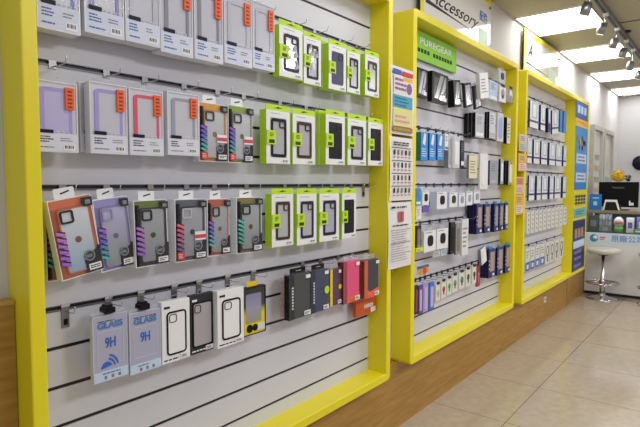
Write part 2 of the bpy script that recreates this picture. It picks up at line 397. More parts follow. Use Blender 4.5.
def green_window_box(loc, w, h, t, label, shell, inner, group=None, dark_case=False, crumple=False, rim=None):
    o = thing('phone_case_box', label, 'phone case', loc, (0, 0, 0), group); h2 = w/2; hb = h*.905
    b = MB(); b.box(-h2+.0004, h2, -t+.0002, 0, 0, hb, lime)
    b.build('box_body', o, label='lime green box sides')
    b = MB(); b.rrect(-h2, h2, hb-.001, h, .003, -t, -t+.0015, lime); b.prism([(-w*.18, h*.942), (-w*.05, h*.957), (w*.02, h*.972), (w*.03, h*.957), (w*.2, h*.952), (-w*.02, h*.938)], -t-.0006, -t+.0004, mat('dark green print', (40, 70, 20), .5))
    b.build('hang_tab', o, label='lime green hang tab with a curved slot')
    y = -t-.0008
    b = MB(); b.ring(-h2+.001, h2-.001, .001, hb-.001, .002, w*.15, y, -t+.001, white)
    b.box(-h2+w*.12, h2-w*.12, y-.0003, -t+.0008, hb*.86, hb-.002, white); b.box(-h2+w*.12, h2-w*.12, y-.0003, -t+.0008, .002, hb*.12, white)
    lines(b, -h2+w*.18, -h2+w*.7, hb*.93, hb*.948, 1, y-.0003, inkgrey, .5)
    b.build('front_card', o, label='white front card')
    b = MB(); b.box(-h2+w*.14, h2-w*.14, -t-.0003, -t+.0017, hb*.115, hb*.865, inner); b.build('window_film', o)
    b = MB(); x0, x1 = -h2+w*.19, h2-w*.17
    if dark_case: b.rrect(x0, x1, hb*.13, hb*.85, w*.08, y-.0016, y, shell)
    else: b.ring(x0, x1, hb*.13, hb*.85, w*.09, w*.085, y-.0016, y, shell)
    pc = b.build('phone_case', o)
    b = MB(); b.ring(x1-w*.30, x1-w*.06, hb*.68, hb*.81, w*.05, w*.03, y-.003, y-.001, rim or dark); b.build('camera_opening', pc)
    if crumple:
        b = MB(); rs = random.Random(int(w*1e5)+int(loc[0]*1000))
        for i in range(7):
            x, z = rs.uniform(x0, x1-w*.15), hb*rs.uniform(.15, .75); b.add([(x, y-.002, z), (x+w*rs.uniform(.1, .22), y-.004, z+hb*.05), (x+w*.1, y-.0025, z+hb*rs.uniform(.08, .2))], [(0, 1, 2)], mat('painted foil glint', (176, 176, 184), .5))
        b.build('crinkled_film_glints', o)  # pale facets on the crinkled film, glints put in as colour
    b = MB(); b.box(-h2+w*.005, -h2+w*.37, y-.0032, y-.0012, hb*.36, hb*.62, lime); b.box(-h2+w*.12, -h2+w*.28, y-.0038, y-.003, hb*.52, hb*.585, limed); lines(b, -h2+w*.13, -h2+w*.27, hb*.50, hb*.585, 3, y-.0036, mat('olive ink', (70, 84, 40), .5), .4)
    b.box(-h2+w*.09, -h2+w*.31, y-.0038, y-.003, hb*.385, hb*.45, mat('dark sticker', (60, 66, 50), .4)); b.build('side_sticker', o, label='lime green sticker with model text')
    b = MB(); barcode(b, h2-w*.36, h2-w*.06, hb*.025, hb*.085, y-.001, 6); b.build('barcode_label', o)
    return o

HG = 'peg hooks holding the phone cases'; HL = 'thin chrome peg hook holding a hanging phone case package on the nearest display'
T = .042
# --- row one, clear boxes cut by the top of the view
lavt, greyin = mat('pale lilac film', (186, 180, 222), .3), mat('pale grey film', (196, 196, 206), .3)
r1 = [((34, 78, 26), mat('blue violet bumper', (84, 80, 170), .3), 'clear phone case box with pale blue label, first of the top row'),
      ((82, 122, 31), mat('grey violet bumper', (112, 110, 176), .3), 'clear phone case box with violet bumper edge, second of the top row'),
      ((123, 158, 40), mat('clear grey bumper', (182, 184, 196), .3), 'clear frosted phone case box, third of the top row'),
      ((160, 193, 51), mat('smoke bumper', (128, 130, 142), .3), 'clear phone case box with grey bumper, fourth of the top row'),
      ((194, 223, 58), mat('smoke bumper', (128, 130, 142), .3), 'clear phone case box with orange sticker, fifth of the top row'),
      ((224, 252, 62), mat('clear grey bumper', (182, 184, 196), .3), 'clear phone case box sixth of the top row, over the purple zigzag packs'),
      ((252.5, 274.5, 67), mat('clear grey bumper', (182, 184, 196), .3), 'clear phone case box touching the first lime green box of the top row')]
for (xl, xr, yb), bm, lab in r1:
    x, w, z, h = place(xl, xr, yb-70, yb); h = .212
    clear_case_box((x, 1.235+T, z), w*.985, h, T, bm, lab, blue_text=True, labelc=(206, 212, 230), hue=(190, 190, 202))
# --- row two, clear boxes
r2 = [((33, 78, 78, 151), lavender, 'clear box with pale lilac phone case beside the left yellow post', lavt),
      ((89.5, 127.5, 80.6, 153), lavender, 'clear box with lavender edged phone case', greyin),
      ((129, 163.5, 87, 154.7), pink, 'clear box with coral red edged phone case', greyin),
      ((169, 201, 90.6, 154.7), greybump, 'clear box with grey edged phone case beside the coral red one', greyin)]
for (xl, xr, yt, yb), bm, lab, inn in r2:
    x, w, z, h = place(xl-1.8, xr-1.8, yt, yb)
    clear_case_box((x, 1.235+T*.62, z), w*.985, h, T*.62, bm, lab, inner=inn)
    if xl in (89.5, 169):
        clear_case_box((x-.010, 1.235+T*.62+.0175, z+.003), w*.96, h*.985, .012, bm, lab.split(' beside')[0].replace('clear box', 'rear clear box').replace('with', 'tucked behind the box with', 1), sticker=False)
    hook((xl+xr)/2, 3)
# --- row two, colour packs
x, w, z, h = place(201.5, 229, 101, 161)
colour_case_pack((x, 1.235+T, z), w, h, .03, (214, 150, 40), ((168, 170, 176), (196, 198, 204)), 'phone case pack with gold orange band and zigzag stripe beside the orange sticker', redlab=True, redtag=True, ring=mat('amber rim', (176, 130, 40), .3), camc=dark); hook(218, 3)
x, w, z, h = place(230.5, 254.7, 104, 162.5)
colour_case_pack((x, 1.235+T, z), w, h, .03, (128, 156, 40), ((168, 170, 176), (196, 198, 204)), 'phone case pack with olive green band beside the first lime box of the second row', redlab=True, redtag=True, ring=mat('grey green rim', (130, 134, 120), .3), camc=dark); hook(244, 3)
# --- lime boxes
shellk, shellb, shelln = mat('black shell', (34, 34, 38), .3), mat('brown shell', (72, 58, 40), .3), mat('navy shell', (34, 42, 80), .3)
fgrey = mat('grey film', (176, 176, 182), .2); fdark = mat('dark film', (60, 60, 66), .25); fsil = mat('crumpled film', (196, 196, 204), .15, .4)
rowL = [('top', 6, [((279, 302.5, 18, 75.5), 0, 'lime phone case box with crinkled film, first lime box of the top row', shellk, fsil, 0, 1),
             ((303.5, 321, 30, 83), 0, 'lime phone case box second of the top row lime boxes', shellk, fsil, 0, 1),
             ((328.5, 346, 38, 88.5), 1, 'lime phone case box holding a navy case, top row', shelln, fsil, 1, 0),
             ((347, 360, 46, 92), 0, 'lime phone case box to the right of the navy one, top row', shellk, fgrey, 0, 0),
             ((365, 379, 49, 95), 0, 'lime phone case box last of the top row by the yellow post', shellb, fgrey, 0, 0)]),
        ('second', 3, [((266, 290, 103, 163.5), 0, 'lime window box with black framed clear case, first lime box of the second row', shellk, fgrey, 0, 0),
             ((292.5, 315, 107.5, 164.3), 0, 'lime window box with brown sided clear case, second row', shellb, fgrey, 0, 0),
             ((325.5, 344.8, 108.5, 164.5), 2, 'lime window box with a solid black case in front of a green stack', shellk, fdark, 1, 0),
             ((347.5, 366, 113, 165), 0, 'lime window box with grey case, fourth lime box of the second row', shellk, fgrey, 0, 0),
             ((368, 383, 117, 165.5), 0, 'lime window box with dark case last of the second row', shellk, fdark, 1, 0)]),
        ('third', 0, [((271.5, 293.3, 188.5, 248), 0, 'lime window box with dark brown edged case, first lime box of the third row', shellb, fgrey, 0, 0),
             ((296.7, 316.5, 188.5, 246), 0, 'lime window box with blue black edged case, second lime box of the third row', mat('blue black shell', (40, 42, 60), .3), fgrey, 0, 0),
             ((319.3, 339, 188.5, 242.5), 0, 'lime window box with charcoal edged case, third lime box of the third row', shellk, mat('lilac grey film', (170, 170, 190), .2), 0, 0),
             ((341.8, 356, 188.5, 239.5), 0, 'lime window box with all black case, last of the third row', shellk, fdark, 1, 0)])]
for rn, k, its in rowL:
    for (xl, xr, yt, yb), n, lab, sh, inn, dk, cr in its:
        x, w, z, h = place(xl, xr, yt, yb)
        t = .030
        green_window_box((x, 1.235+t, z), w, h, t, lab, sh, inn, None, bool(dk), bool(cr))
        hook((xl+xr)/2+2, k)
        for j in range(n):
            green_window_box((x-.003*(j+1), 1.235+t+.0140+.0145*j, z+.002*j), w, h*.99, .013, ('second' if j == 0 else 'rearmost')+' lime box stacked behind the one with the '+('navy' if rn == 'top' else 'solid black')+' case', sh, inn)
# --- row three, colour packs
def tilted(cx, cy, wpx, hpx, deg, Y=1.235):
    c = at(cx, cy, Y); w = at(cx+wpx/2, cy, Y).x-at(cx-wpx/2, cy, Y).x; h = at(cx, cy-hpx/2, Y).z-at(cx, cy+hpx/2, Y).z
    a = math.radians(deg); base = Vector((c.x+math.sin(a)*h/2*1, 0, c.z-math.cos(a)*h/2)); return base, w, h, -a
base, w, h, a = tilted(77, 237, 43, 80, 9.5, 1.222)
colour_case_pack((base.x, 1.222+.03, base.z), w, h, .026, (206, 108, 58), ((140, 170, 190), (216, 216, 220)), 'tilted phone case pack with copper orange card and glossy silver case', (0, a, 0), glow=True, ring=mat('copper rim', (190, 100, 66), .3), stripe=grad('violet stripe', [(0, (150, 80, 230)), (.5, (190, 110, 210)), (1, (224, 150, 190))], .25, 'Z', .03, .17))
x, w, z, h = place(46, 80, 206, 283, 1.262)
colour_case_pack((x, 1.262+.035, z), w, h, .024, (170, 80, 50), ((90, 100, 120), (150, 150, 160)), 'orange phone case pack mostly hidden behind the tilted copper one', ring=mat('copper rim', (190, 100, 66), .3))
base, w, h, a = tilted(114, 233.5, 34, 72, 6.5, 1.256)
colour_case_pack((base.x, 1.256+.030, base.z), w, h, .030, (150, 144, 198), ((128, 138, 132), (180, 176, 212)), 'phone case pack with violet card and lilac case second in third row', (0, a, 0), glow=True, ring=mat('violet rim', (140, 134, 180), .3), camc=mat('violet camera rim', (150, 146, 190), .3))
base, w, h, a = tilted(152.5, 233, 33, 66, 1.5)
colour_case_pack((base.x, 1.235+.035, base.z), w, h, .030, (94, 112, 30), ((128, 130, 136), (158, 162, 168)), 'phone case pack with dark green card and black framed grey case', (0, a, 0), bottom=mat('black green insert', (40, 46, 26), .35), stripe=grad('pink stripe', [(0, (140, 90, 210)), (1, (226, 130, 190))], .25, 'Z', .03, .17))
x, w, z, h = place(176, 206.5, 199.5, 263)
colour_case_pack((x, 1.235+.04, z), w, h, .035, (80, 86, 96), ((128, 130, 138), (160, 162, 170)), 'phone case pack with slate grey card and red label in the third row', redlab=True, redtag=True, camc=mat('pale camera rim', (176, 178, 186), .3), stripe=grad('coral stripe', [(0, (70, 90, 150)), (.5, (232, 90, 120)), (1, (240, 150, 170))], .25, 'Z', .03, .17))
x, w, z, h = place(208, 230, 199, 257)
colour_case_pack((x, 1.235+.03, z), w, h, .026, (176, 84, 56), ((132, 134, 140), (160, 164, 170)), 'phone case pack with narrow rust red card right of the slate one', ring=mat('rust rim', (170, 96, 76), .3), camc=black)
x, w, z, h = place(237, 262, 197.5, 254.5)
colour_case_pack((x, 1.235+.035, z), w, h, .032, (120, 112, 34), ((126, 130, 134), (160, 164, 168)), 'phone case pack with olive yellow card and teal stripe beside the lime boxes', stripe=holoT, camc=black)
for px in (62, 106, 150, 186, 214, 246): hook(px, 0)
hook(363, 0, .07, True, 'empty steel peg hook right of the lime boxes in the third row')
# --- row four
hook(61, -3, .05, True, 'empty steel peg hook at the left end of the lowest hook row')
for px in (238, 262): hook(px, 6)
for px in (105, 138, 172, 197, 226, 252): hook(px, -3, .068, True)
def glass_pack(loc, w, h, label, arc):
    t = .014; o = thing('screen_protector_pack', label, 'screen protector', loc); h2 = w/2
    bm = mat('frosted protector box', (172, 173, 194), .3)
    MB().box(-h2+.0007, h2-.0007, -t, 0, .0007, h-.0007, bm).build('box_body', o)
    MB().ring(-h2, h2, 0, h, .003, .0025, -t-.0008, -.001, mat('frosted rim', (196, 198, 212), .15)).ring(-h2+w*.12, h2-w*.12, h*.24, h*.76, .006, .0018, -t-.0008, -t+.001, mat('frosted rim', (214, 216, 230), .15)).build('box_edge', o)
    gb = mat('protector blue', (52, 102, 196), .4)
    lettering('9H', .036, gb, o, (0, -t-.001, h*.57), bold=.0005, width=w*.30)
    lettering('GLASS', .022, mat('faded blue', (84, 128, 186), .4), o, (0, -t-.001, h*.845), width=w*.72, bold=.0008)
    b = MB(); lines(b, -w*.36, w*.38, h*.905, h*.918, 1, -t, ink, .8); b.build('small_print', o)
    if arc:
        b = MB()
        for i, (r0, r1) in enumerate(((0, .014), (.018, .022), (.026, .030))):
            n = 8; a0, a1 = (20, 180) if i == 0 else (10, 75); pts = []
            cx, cz = -w*.12, h*.19
            for j in range(n+1):
                a = math.radians(a0+(a1-a0)*j/n); pts.append((cx+r1*1.1*math.cos(a), cz+r1*1.2*math.sin(a)))
            for j in range(n, -1, -1) if r0 else []:
                a = math.radians(a0+(a1-a0)*j/n); pts.append((cx+r0*1.1*math.cos(a), cz+r0*1.2*math.sin(a)))
            if not r0: b.prism(pts, -t-.0012, -t, gb)
            else:
                for j in range(n):
                    b.prism([pts[j], pts[j+1], pts[-2-j], pts[-1-j]], -t-.0012, -t, gb)
        b.build('blue_emblem', o)
    b = MB(); b.box(-h2+.0003, h2-.0003, -t-.0018, -t, .0003, h*.15, mat('pale blue label', (196, 212, 232), .4)); lines(b, -h2+w*.25, h2-w*.2, h*.105, h*.125, 1, -t-.0018, inkblue, .8)
    for i in range(3): b.box(-h2+w*(.3+.2*i), -h2+w*(.37+.2*i), -t-.0024, -t-.0016, h*.03, h*.08, inkgrey)
    b.build('info_label', o)
    b = MB(); b.box(-h2+.002, h2-.002, -t*.7, -t*.5, h, h+.010, cleard); b.build('hang_tab', o)
    b = MB(); b.rrect(-.017, .012, h+.004, h+.020, .004, -t-.006, .006, black); b.rrect(-.012, .007, h+.016, h+.026, .003, -t-.002, .004, black); b.build('security_clip', o, label='black anti-theft clip')
    return o
x, w, z, h = place(91, 126, 318, 385); glass_pack((x, 1.235+.014, z), w, h, 'frosted 9H glass screen protector pack with blue arc emblem', True)
x, w, z, h = place(127.7, 159, 314, 376); glass_pack((x, 1.235+.014, z), w, h, 'frosted 9H glass screen protector pack without emblem beside the white box', False)
def outline_box(loc, w, h, t, label, body, back, dotted=True):
    o = thing('phone_case_box', label, 'phone case', loc); h2 = w/2
    MB().box(-h2, h2, -t, 0, 0, h, body).build('box_body', o, bevel=.0012)
    y = -t; pale = back
    mx, za, zb_ = (.17, .13, .82) if dotted else (.09, .12, .86)
    b = MB(); b.rrect(-h2+w*mx, h2-w*(mx-.02), h*za, h*zb_, w*.11, y-.0012, y, pale); b.ring(-h2+w*(mx-.01), h2-w*(mx-.03), h*(za-.01), h*(zb_+.01), w*.12, w*.05, y-.0022, y, black)
    pc = b.build('phone_case', o, label='phone outline printed in black')
    b = MB(); b.ring(-h2+w*(mx+.08), -h2+w*(mx+.34), h*(zb_-.17), h*(zb_-.035), w*.07, w*.018, y-.0028, y-.001, dark if dotted else black); b.build('camera_opening', pc)
    b = MB(); b.box(-h2+w*.08, -h2+w*.28, y-.001, y, h*.885, h*.92, ink if dotted else white); lines(b, -h2+w*.06, h2-w*.08, h*.035, h*.065, 1, y, ink if dotted else white, .7)
    b.box(h2-w*.36, h2-w*.04, y-.003, y, h*.03, h*.10, white); lines(b, h2-w*.33, h2-w*.08, h*.045, h*.085, 2, y-.003, ink, .5)
    b.build('printed_text', o)
    MB().ring(-w*.12, w*.12, h, h+.014, .004, .002, -t*.6-.001, -t*.6, cleard).build('hang_tab', o)
    return o
whitebox = mat('gloss white box', (236, 236, 236), .25)
x, w, z, h = place(162, 190, 303, 365.5, 1.232); outline_box((x, 1.232+.022, z), w, h, .022, 'white box with black phone outline beside the 9H packs', whitebox, whitebox)
x, w, z, h = place(190.5, 213.5, 296, 356, 1.245); outline_box((x, 1.245+.016, z), w, h, .016, 'dark box with black framed pale phone case between the white boxes', dark, mat('rose grey case', (170, 164, 170), .3), False)
x, w, z, h = place(217.5, 244, 291.7, 349.5, 1.225); outline_box((x, 1.225+.030, z), w, h, .030, 'white box with black phone outline beside the yellow and black pack', whitebox, whitebox)
# yellow and black pack
x, w, z, h = place(243, 265.5, 289, 337.5, 1.25); t = .02; o = thing('phone_case_pack', 'black pack with yellow hanger and yellow bottom at end of the white boxes', 'phone case', (x, 1.25+t, z)); h2 = w/2
MB().box(-h2+.0007, h2-.0007, -t, 0, .0007, h-.0007, grad('black to yellow', [(.0, (224, 200, 24)), (.42, (224, 200, 24)), (.6, (60, 56, 50)), (1, (40, 40, 46))], .3, 'Z', 0, h)).build('box_body', o)
MB().rrect(-h2+w*.12, h2-w*.2, h*.25, h*.86, .006, -t-.001, -t, grad('smoky case', [(0, (150, 150, 120)), (.5, (150, 150, 170)), (1, (130, 130, 160))], .2, 'Z', h*.25, h*.86)).build('phone_case', o)
b = MB(); b.ring(-h2, h2, 0, h, .003, .003, -t-.002, -.001, black); b.disc(-w*.22, h*.14, w*.13, -t-.002, -t, black); b.disc(w*.02, h*.14, w*.11, -t-.002, -t, black); b.box(w*.12, h2-w*.05, -t-.002, -t, h*.06, h*.2, offwhite); b.build('printed_text', o)
MB().rrect(-w*.3, w*.2, h+.001, h+.018, .007, -t*.6-.002, -t*.6, amber).build('hang_tab', o, label='yellow plastic hanger')
# soft packs at the right end
def pouch(loc, w, h, t, label, body, cat='phone case', tabm=cleard, patch=None, sidec=None, bottomc=None, text=False, price=True):
    o = thing('phone_pouch_pack', label, cat, loc); h2 = w/2; hb = h*.88
    b = MB(); b.rrect(-h2+.002, h2-.002, .002, hb, .006, -t, 0, body); b.build('phone_pouch', o, bevel=.002)
    if bottomc:
        b = MB(); b.prism([(-h2+.002, .003), (-h2+.002, hb*.32), (-h2+w*.4, hb*.16), (h2-.002, hb*.24), (h2-.002, .003)], -t-.002, -t, bottomc); b.build('curved_card', o, label='orange curved card at the base')
    b = MB(); b.box(-h2, h2, -t-.0045, -t-.0037, 0, h*.93, clearm); b.box(-h2, -h2+.0008, -t-.0045, 0, 0, h*.93, cleard); b.build('clear_sleeve', o)
    b = MB(); b.rrect(-w*.38, w*.34, hb+.001, h, .003, -t*.6-.001, -t*.6, tabm); b.box(-w*.12, w*.12, -t*.6-.002, -t*.6-.0005, h*.94, h*.955, chrome); b.build('hang_tab', o)
    if sidec: MB().box(-h2, -h2+w*.22, -t-.003, 0, .003, hb, sidec).build('spine_card', o)
    if text:
        b = MB()
        for i in range(8): b.box(-h2+w*.10, -h2+w*.16, -t-.0052, -t-.0040, hb*(.25+.065*i), hb*(.285+.065*i), white)
        b.build('spine_print', o, label='white lettering down the spine')
    if patch: MB().disc(h2-w*.14, hb*.5, w*.14, -t-.0052, -t-.004, patch).build('round_sticker', o)
    b = MB()
    if price: b.box(h2-w*.34, h2-w*.04, -t-.0056, -t-.0044, hb*.05, hb*.15, white); lines(b, h2-w*.31, h2-w*.08, hb*.07, hb*.13, 2, -t-.0056, ink, .5); b.box(h2-w*.26, h2-w*.05, -t-.0056, -t-.0044, hb*.88, hb*.96, white)
    if price: b.build('price_label', o)
    return o
x, w, z, h = place(284.6, 290, 275, 319, 1.262); pouch((x, 1.262+.02, z), .030, h, .016, 'orange phone pouch pack sticking out behind the dark grey one', mat('orange pouch', (226, 130, 40), .5), price=False)
x, w, z, h = place(289.5, 311, 270, 322, 1.225); pouch((x, 1.225+.025, z), w, h, .022, 'dark grey textured phone pouch in clear sleeve with black hang tab', mat('charcoal pouch', (64, 66, 64), .7, noise=.2, nscale=300), sidec=black, tabm=black, text=True); hook(302, -3)
x, w, z, h = place(311.5, 329, 266, 315, 1.225); pouch((x, 1.225+.025, z), w, h, .022, 'navy phone pouch with small green disc in clear sleeve', mat('navy pouch', (40, 50, 84), .7), sidec=mat('blue black spine', (22, 26, 44), .4), tabm=black, patch=lime, text=True); hook(320, -3)
x, w, z, h = place(330, 341, 265, 307.5, 1.235); pouch((x, 1.235+.02, z), w, h, .018, 'maroon phone pouch with yellow edge between the navy and pink ones', mat('maroon pouch', (80, 40, 48), .5), sidec=amber, patch=amber); hook(338, -3)
x, w, z, h = place(343.5, 360, 257, 305.5, 1.225); pouch((x, 1.225+.03, z), w, h, .027, 'bright pink phone pouch with orange base card', mat('pink pouch', (226, 60, 120), .45), sidec=mat('dark red spine', (150, 30, 50), .4), bottomc=mat('orange card', (228, 88, 34), .45)); hook(352, -3)
x, w, z, h = place(364.5, 379.3, 256, 300, 1.222); pouch((x, 1.222+.035, z), w, h, .032, 'black phone pouch with orange base card beside the right yellow post', mat('black pouch', (52, 52, 58), .5), sidec=mat('orange back', (206, 80, 30), .4), bottomc=mat('orange card', (228, 88, 34), .45)); hook(370, -3)
x, w, z, h = place(356, 376, 304, 317.7, 1.262); t = .016
o = thing('accessory_pack', 'low orange box below the pink and black pouches', 'pack', (x, 1.262+t, z)); hh = h+.05
MB().box(-w/2, w/2, -t, 0, 0, hh, mat('burnt orange box', (206, 84, 34), .45)).build('box_body', o); b = MB(); lines(b, -w*.1, w*.35, h*.4, h*.8, 1, -t, offwhite, .7); b.box(w*.22, w*.46, -t-.001, -t, h*.05, h*.4, white); b.build('printed_text', o)

# ------------------------------------------------------------------ generic packs for the two further displays
def pack(loc, w, h, t, label, front, side, style, name='accessory_pack', cat='pack', group=None, rot=(0, 0, 0), acc=None):
    o = thing(name, label, cat, loc, rot, group); h2 = w/2; hb = h if style in ('box', 'tall') else h*.93
    b = MB(); b.box(-h2, h2, -t+.0012, 0, 0, hb, side); b.box(-h2+.0008, h2-.0004, -t, -t+.001, .001, hb-.001, front); b.build('box_body', o)
    y = -t
    b = MB(); b.box(-w*.25, w*.25, -t*.5-.0008, -t*.5, hb, hb+.016, cleard if style != 'cable' else blue); b.build('hang_tab', o)
    b = MB()
    if style == 'film':
        b.prism([(-h2+w*.15, h*.12), (-h2+w*.50, h*.86), (-h2+w*.72, h*.86), (-h2+w*.34, h*.12)], y-.0015, y, silver); b.prism([(-h2+w*.55, h*.3), (-h2+w*.78, h*.84), (h2-w*.14, h*.84), (h2-w*.14, h*.55), (h2-w*.32, h*.3)], y-.0013, y, silver); b.prism([(-h2+w*.4, h*.1), (-h2+w*.5, h*.26), (h2-w*.2, h*.26), (h2-w*.14, h*.1)], y-.0013, y, silver)  # slanted silver shapes are sheen painted onto the film
        b.box(h2-w*.35, h2-w*.1, y-.0018, y, h*.08, h*.2, white); b.ring(-h2, h2, 0, hb, .002, w*.12, y-.001, y, acc or black); b.build('film_sheen_and_frame', o)
    elif style == 'cable':
        b.rrect(-h2+w*.22, h2-w*.15, h*.2, h*.84, .004, y-.002, y, acc or tan); b.box(-h2, h2, y-.001, y, h*.02, h*.16, navy); b.box(h2-w*.42, h2-w*.12, y-.0016, y, h*.05, h*.13, white)
        for i in range(3): b.disc(-h2+w*.1, h*(.3+.13*i), w*.05, y-.001, y, white, 8)
        b.build('cable_window', o)
    elif style == 'white':
        b.box(-h2+w*.08, h2-w*.08, y-.001, y, h*.06, h*.2, acc or inkgrey); lines(b, -h2+w*.15, h2-w*.2, h*.5, h*.84, 4, y, inkgrey, .4); b.build('printed_text', o)
    elif style == 'gadget':
        b.rrect(-w*.2, w*.24, h*.25, h*.72, w*.15, y-.003, y, acc or black); lines(b, -h2+w*.12, h2-w*.3, h*.82, h*.88, 1, y, inkgrey, .6); b.build('product_picture', o)
    elif style == 'blueclip':
        b.prism([(-w*.3, h*.55), (-w*.05, h*.9), (w*.2, h*.86), (w*.05, h*.5)], y-.002, y, white); lines(b, -w*.35, w*.35, h*.12, h*.42, 4, y, white, .35); b.build('printed_text', o)
    elif style == 'slim':      # white pack with navy bottom line
        b.rrect(-h2+w*.2, h2-w*.12, h*.34, h*.9, .004, y-.0015, y, mat('pale teal print', (176, 200, 204), .4)); b.box(-h2, h2, y-.001, y, h*.2, h*.27, navy); b.box(-h2+w*.3, h2-w*.3, y-.0022, y, h*.4, h*.84, white); b.build('cable_window', o)
    elif style == 'marks':
        for i in range(4): b.box(-w*.1, w*.16, y-.001, y, h*(.16+.2*i), h*(.22+.2*i), inkgrey)
        b.build('printed_text', o)
    elif style == 'bluebase':
        b.box(-h2, h2, y-.001, y, .001, h*.36, mat('royal blue base', (40, 98, 176), .4)); b.box(-w*.25, w*.2, y-.0018, y, h*.08, h*.26, white); lines(b, -w*.3, w*.35, h*.5, h*.85, 3, y, inkgrey, .35); b.build('printed_text', o)
    elif style == 'sketch':
        b.ring(-w*.3, w*.3, h*.35, h*.8, w*.25, w*.08, y-.001, y, ink); b.box(-w*.1, w*.1, y-.001, y, h*.1, h*.35, dark); b.build('product_picture', o)
    elif style == 'tall':
        b.rrect(-h2+w*.2, h2-w*.2, h*.1, h*.85, w*.2, y-.002, y, acc or silver); b.build('product_picture', o)
    elif style == 'motif':
        b.disc(0, h*.5, w*.26, y-.002, y, acc or red, 10); b.box(-w*.1, w*.1, y-.002, y, h*.2, h*.45, acc or red); b.build('phone_strap', o)
        MB().box(-w*.2, w*.25, y-.003, y+.002, h*.9, h*1.04, black).build('black_clip', o)
    elif style == 'box':
        lines(b, -h2+w*.15, h2-w*.15, h*.2, h*.8, 5, y, inkgrey, .35); b.build('printed_text', o)
    return o
def side_depth(X, xs, ys, Yf):
    d = ray(xs, ys); Y = X*d.y/d.x; return max(.006, min(SLAT-.006, Y)-Yf)
def stack(xs, xf, xr, yt, yb, label, front, side, style, Yf=1.232, n=1, tilt=0, acc=None, name='accessory_pack', cat='pack', back=None, hk=None):
    x, w, z, h = place(xf, xr, yt, yb, Yf); dep = side_depth(x-w/2, xs, (yt+yb)/2, Yf)
    dep = max(dep, .010); t = (dep-.001*(n-1))/n
    pack((x, Yf+t, z), w, h, t, label, front, side, style, name, cat, None, (0, math.radians(tilt), 0), acc)
    for j in range(1, n):
        pack((x, Yf+t+(t+.001)*j, z), w, h, t, back, front, side, style, name, cat, back and 'packs stacked '+' '.join(back.split()[-5:]), (0, math.radians(tilt), 0), acc)
    if hk is not None: hooks2.append(((x, SLAT, z+h), hk))
hooks2 = []
filmd = mat('dark film sheet', (84, 84, 88), .2, .4)
greys = mat('grey pack side', (120, 122, 130), .4); cream = mat('cream card', (222, 216, 178), .45)
# middle display, first row
stack(413, 417, 427.5, 64.5, 96, 'black framed silver film pack at the left under the green sign', filmd, black, 'film')
stack(427.5, 432, 448, 68, 101, 'wide black framed pack with clear silver sheet under the green sign', filmd, black, 'film', Yf=1.222, n=2, back='black framed pack behind the wide silver film one')
stack(448, 454.5, 461.5, 77, 106, 'silver sheened pack with thick black side, third of the top row in the middle display', filmd, black, 'film', n=3, tilt=-9, back='black sided pack behind the third silver one', )
stack(463.5, 466, 472.5, 80, 106, 'slim silver film pack leaning left, fourth in the middle display', silver, dark, 'film', tilt=-13, Yf=1.226)
stack(473.5, 476, 482, 82, 107.5, 'slim silver film pack leaning left, fifth in the middle display', silver, dark, 'film', tilt=-15, Yf=1.228)
stack(477, 481, 489.5, 71, 97, 'white box with grey text hanging tilted in the middle display', white, offwhite, 'box', Yf=1.20, tilt=-11)
stack(488, 489.5, 497.5, 78, 99, 'pale blue box beside the tilted white box', mat('pale blue box', (176, 202, 230), .4), white, 'white', acc=white)
stack(498, 499, 505.5, 67, 82, 'small clear pack with black plug at the top of the middle display', mat('clear pack front', (200, 200, 206), .3), offwhite, 'gadget', acc=dark)
stack(498, 499.5, 506, 84, 101, 'small white pack with black clip below the clear plug pack', white, offwhite, 'motif', acc=greybump)
stack(507, 508, 513.5, 86, 101.5, 'small silver white pack beside the yellow post of the middle display', silver, offwhite, 'motif', acc=white)
# second row
stack(464.5, 475.5, 484, 110.5, 137, 'silver front pack with deep black side in the second row, middle display', mat('pale silver front', (190, 190, 196), .25), black, 'white', n=3, acc=white, back='black sided pack behind the silver front one')
stack(484.5, 489.5, 495.5, 109.5, 138, 'white lilac pack with black side next to the silver front one', mat('lilac white front', (204, 206, 222), .3), black, 'white', n=2, acc=silver, back='black sided pack behind the white lilac one')
stack(496, 497.5, 503.5, 112, 141, 'narrow white pack with blue stripe, second row of the middle display', mat('lilac white front', (204, 206, 222), .3), offwhite, 'tall', acc=mat('ice blue stripe', (150, 170, 214), .3))
stack(503.5, 507, 510.5, 117, 143.5, 'cream narrow pack with black side by the yellow post, second row', cream, black, 'box')
# third row
for i, (a, b_, c) in enumerate(((415.8, 421, 427.8), (428, 429.5, 435.8), (436, 437.5, 443.8))):
    stack(a, b_, c, 129.5+1.2*i, 160.5-.2*i, ('first', 'second', 'third')[i]+' of three bright blue accessory packs with white print', blue, teal if i == 0 else mat('deep blue side', (24, 84, 160), .4), 'blueclip')
stack(443.8, 445, 448.5, 132.5, 150, 'short white card right of the three blue packs', white, offwhite, 'white')
stack(444, 448.7, 452.5, 133, 168, 'long frosted grey pack hanging below the short white card', mat('frosted front', (196, 200, 212), .3), greys, 'tall', Yf=1.245, acc=silver)
stack(452.5, 453.7, 459.8, 136, 168, 'long frosted white pack beside the black one in the third row', mat('frosted front', (196, 200, 212), .3), white, 'tall', acc=white)
stack(460, 461, 464.3, 138, 167, 'thin black pack with white base at the end of the frosted ones', dark, black, 'white', acc=white)
stack(466.5, 469, 477.5, 155, 178.5, 'cream box with small dark print hanging beside the long white rounded pack', cream, greys, 'box')
stack(479, 480, 488, 153, 189.5, 'long white rounded pack, longest in the third row', mat('bright pack', (224, 224, 228), .3), offwhite, 'tall', Yf=1.222, acc=white)
stack(487, 489.8, 498, 158.5, 185, 'silver grey pack to the right of the long white rounded pack', mat('silver grey front', (150, 154, 164), .3), dark, 'white', acc=silver)
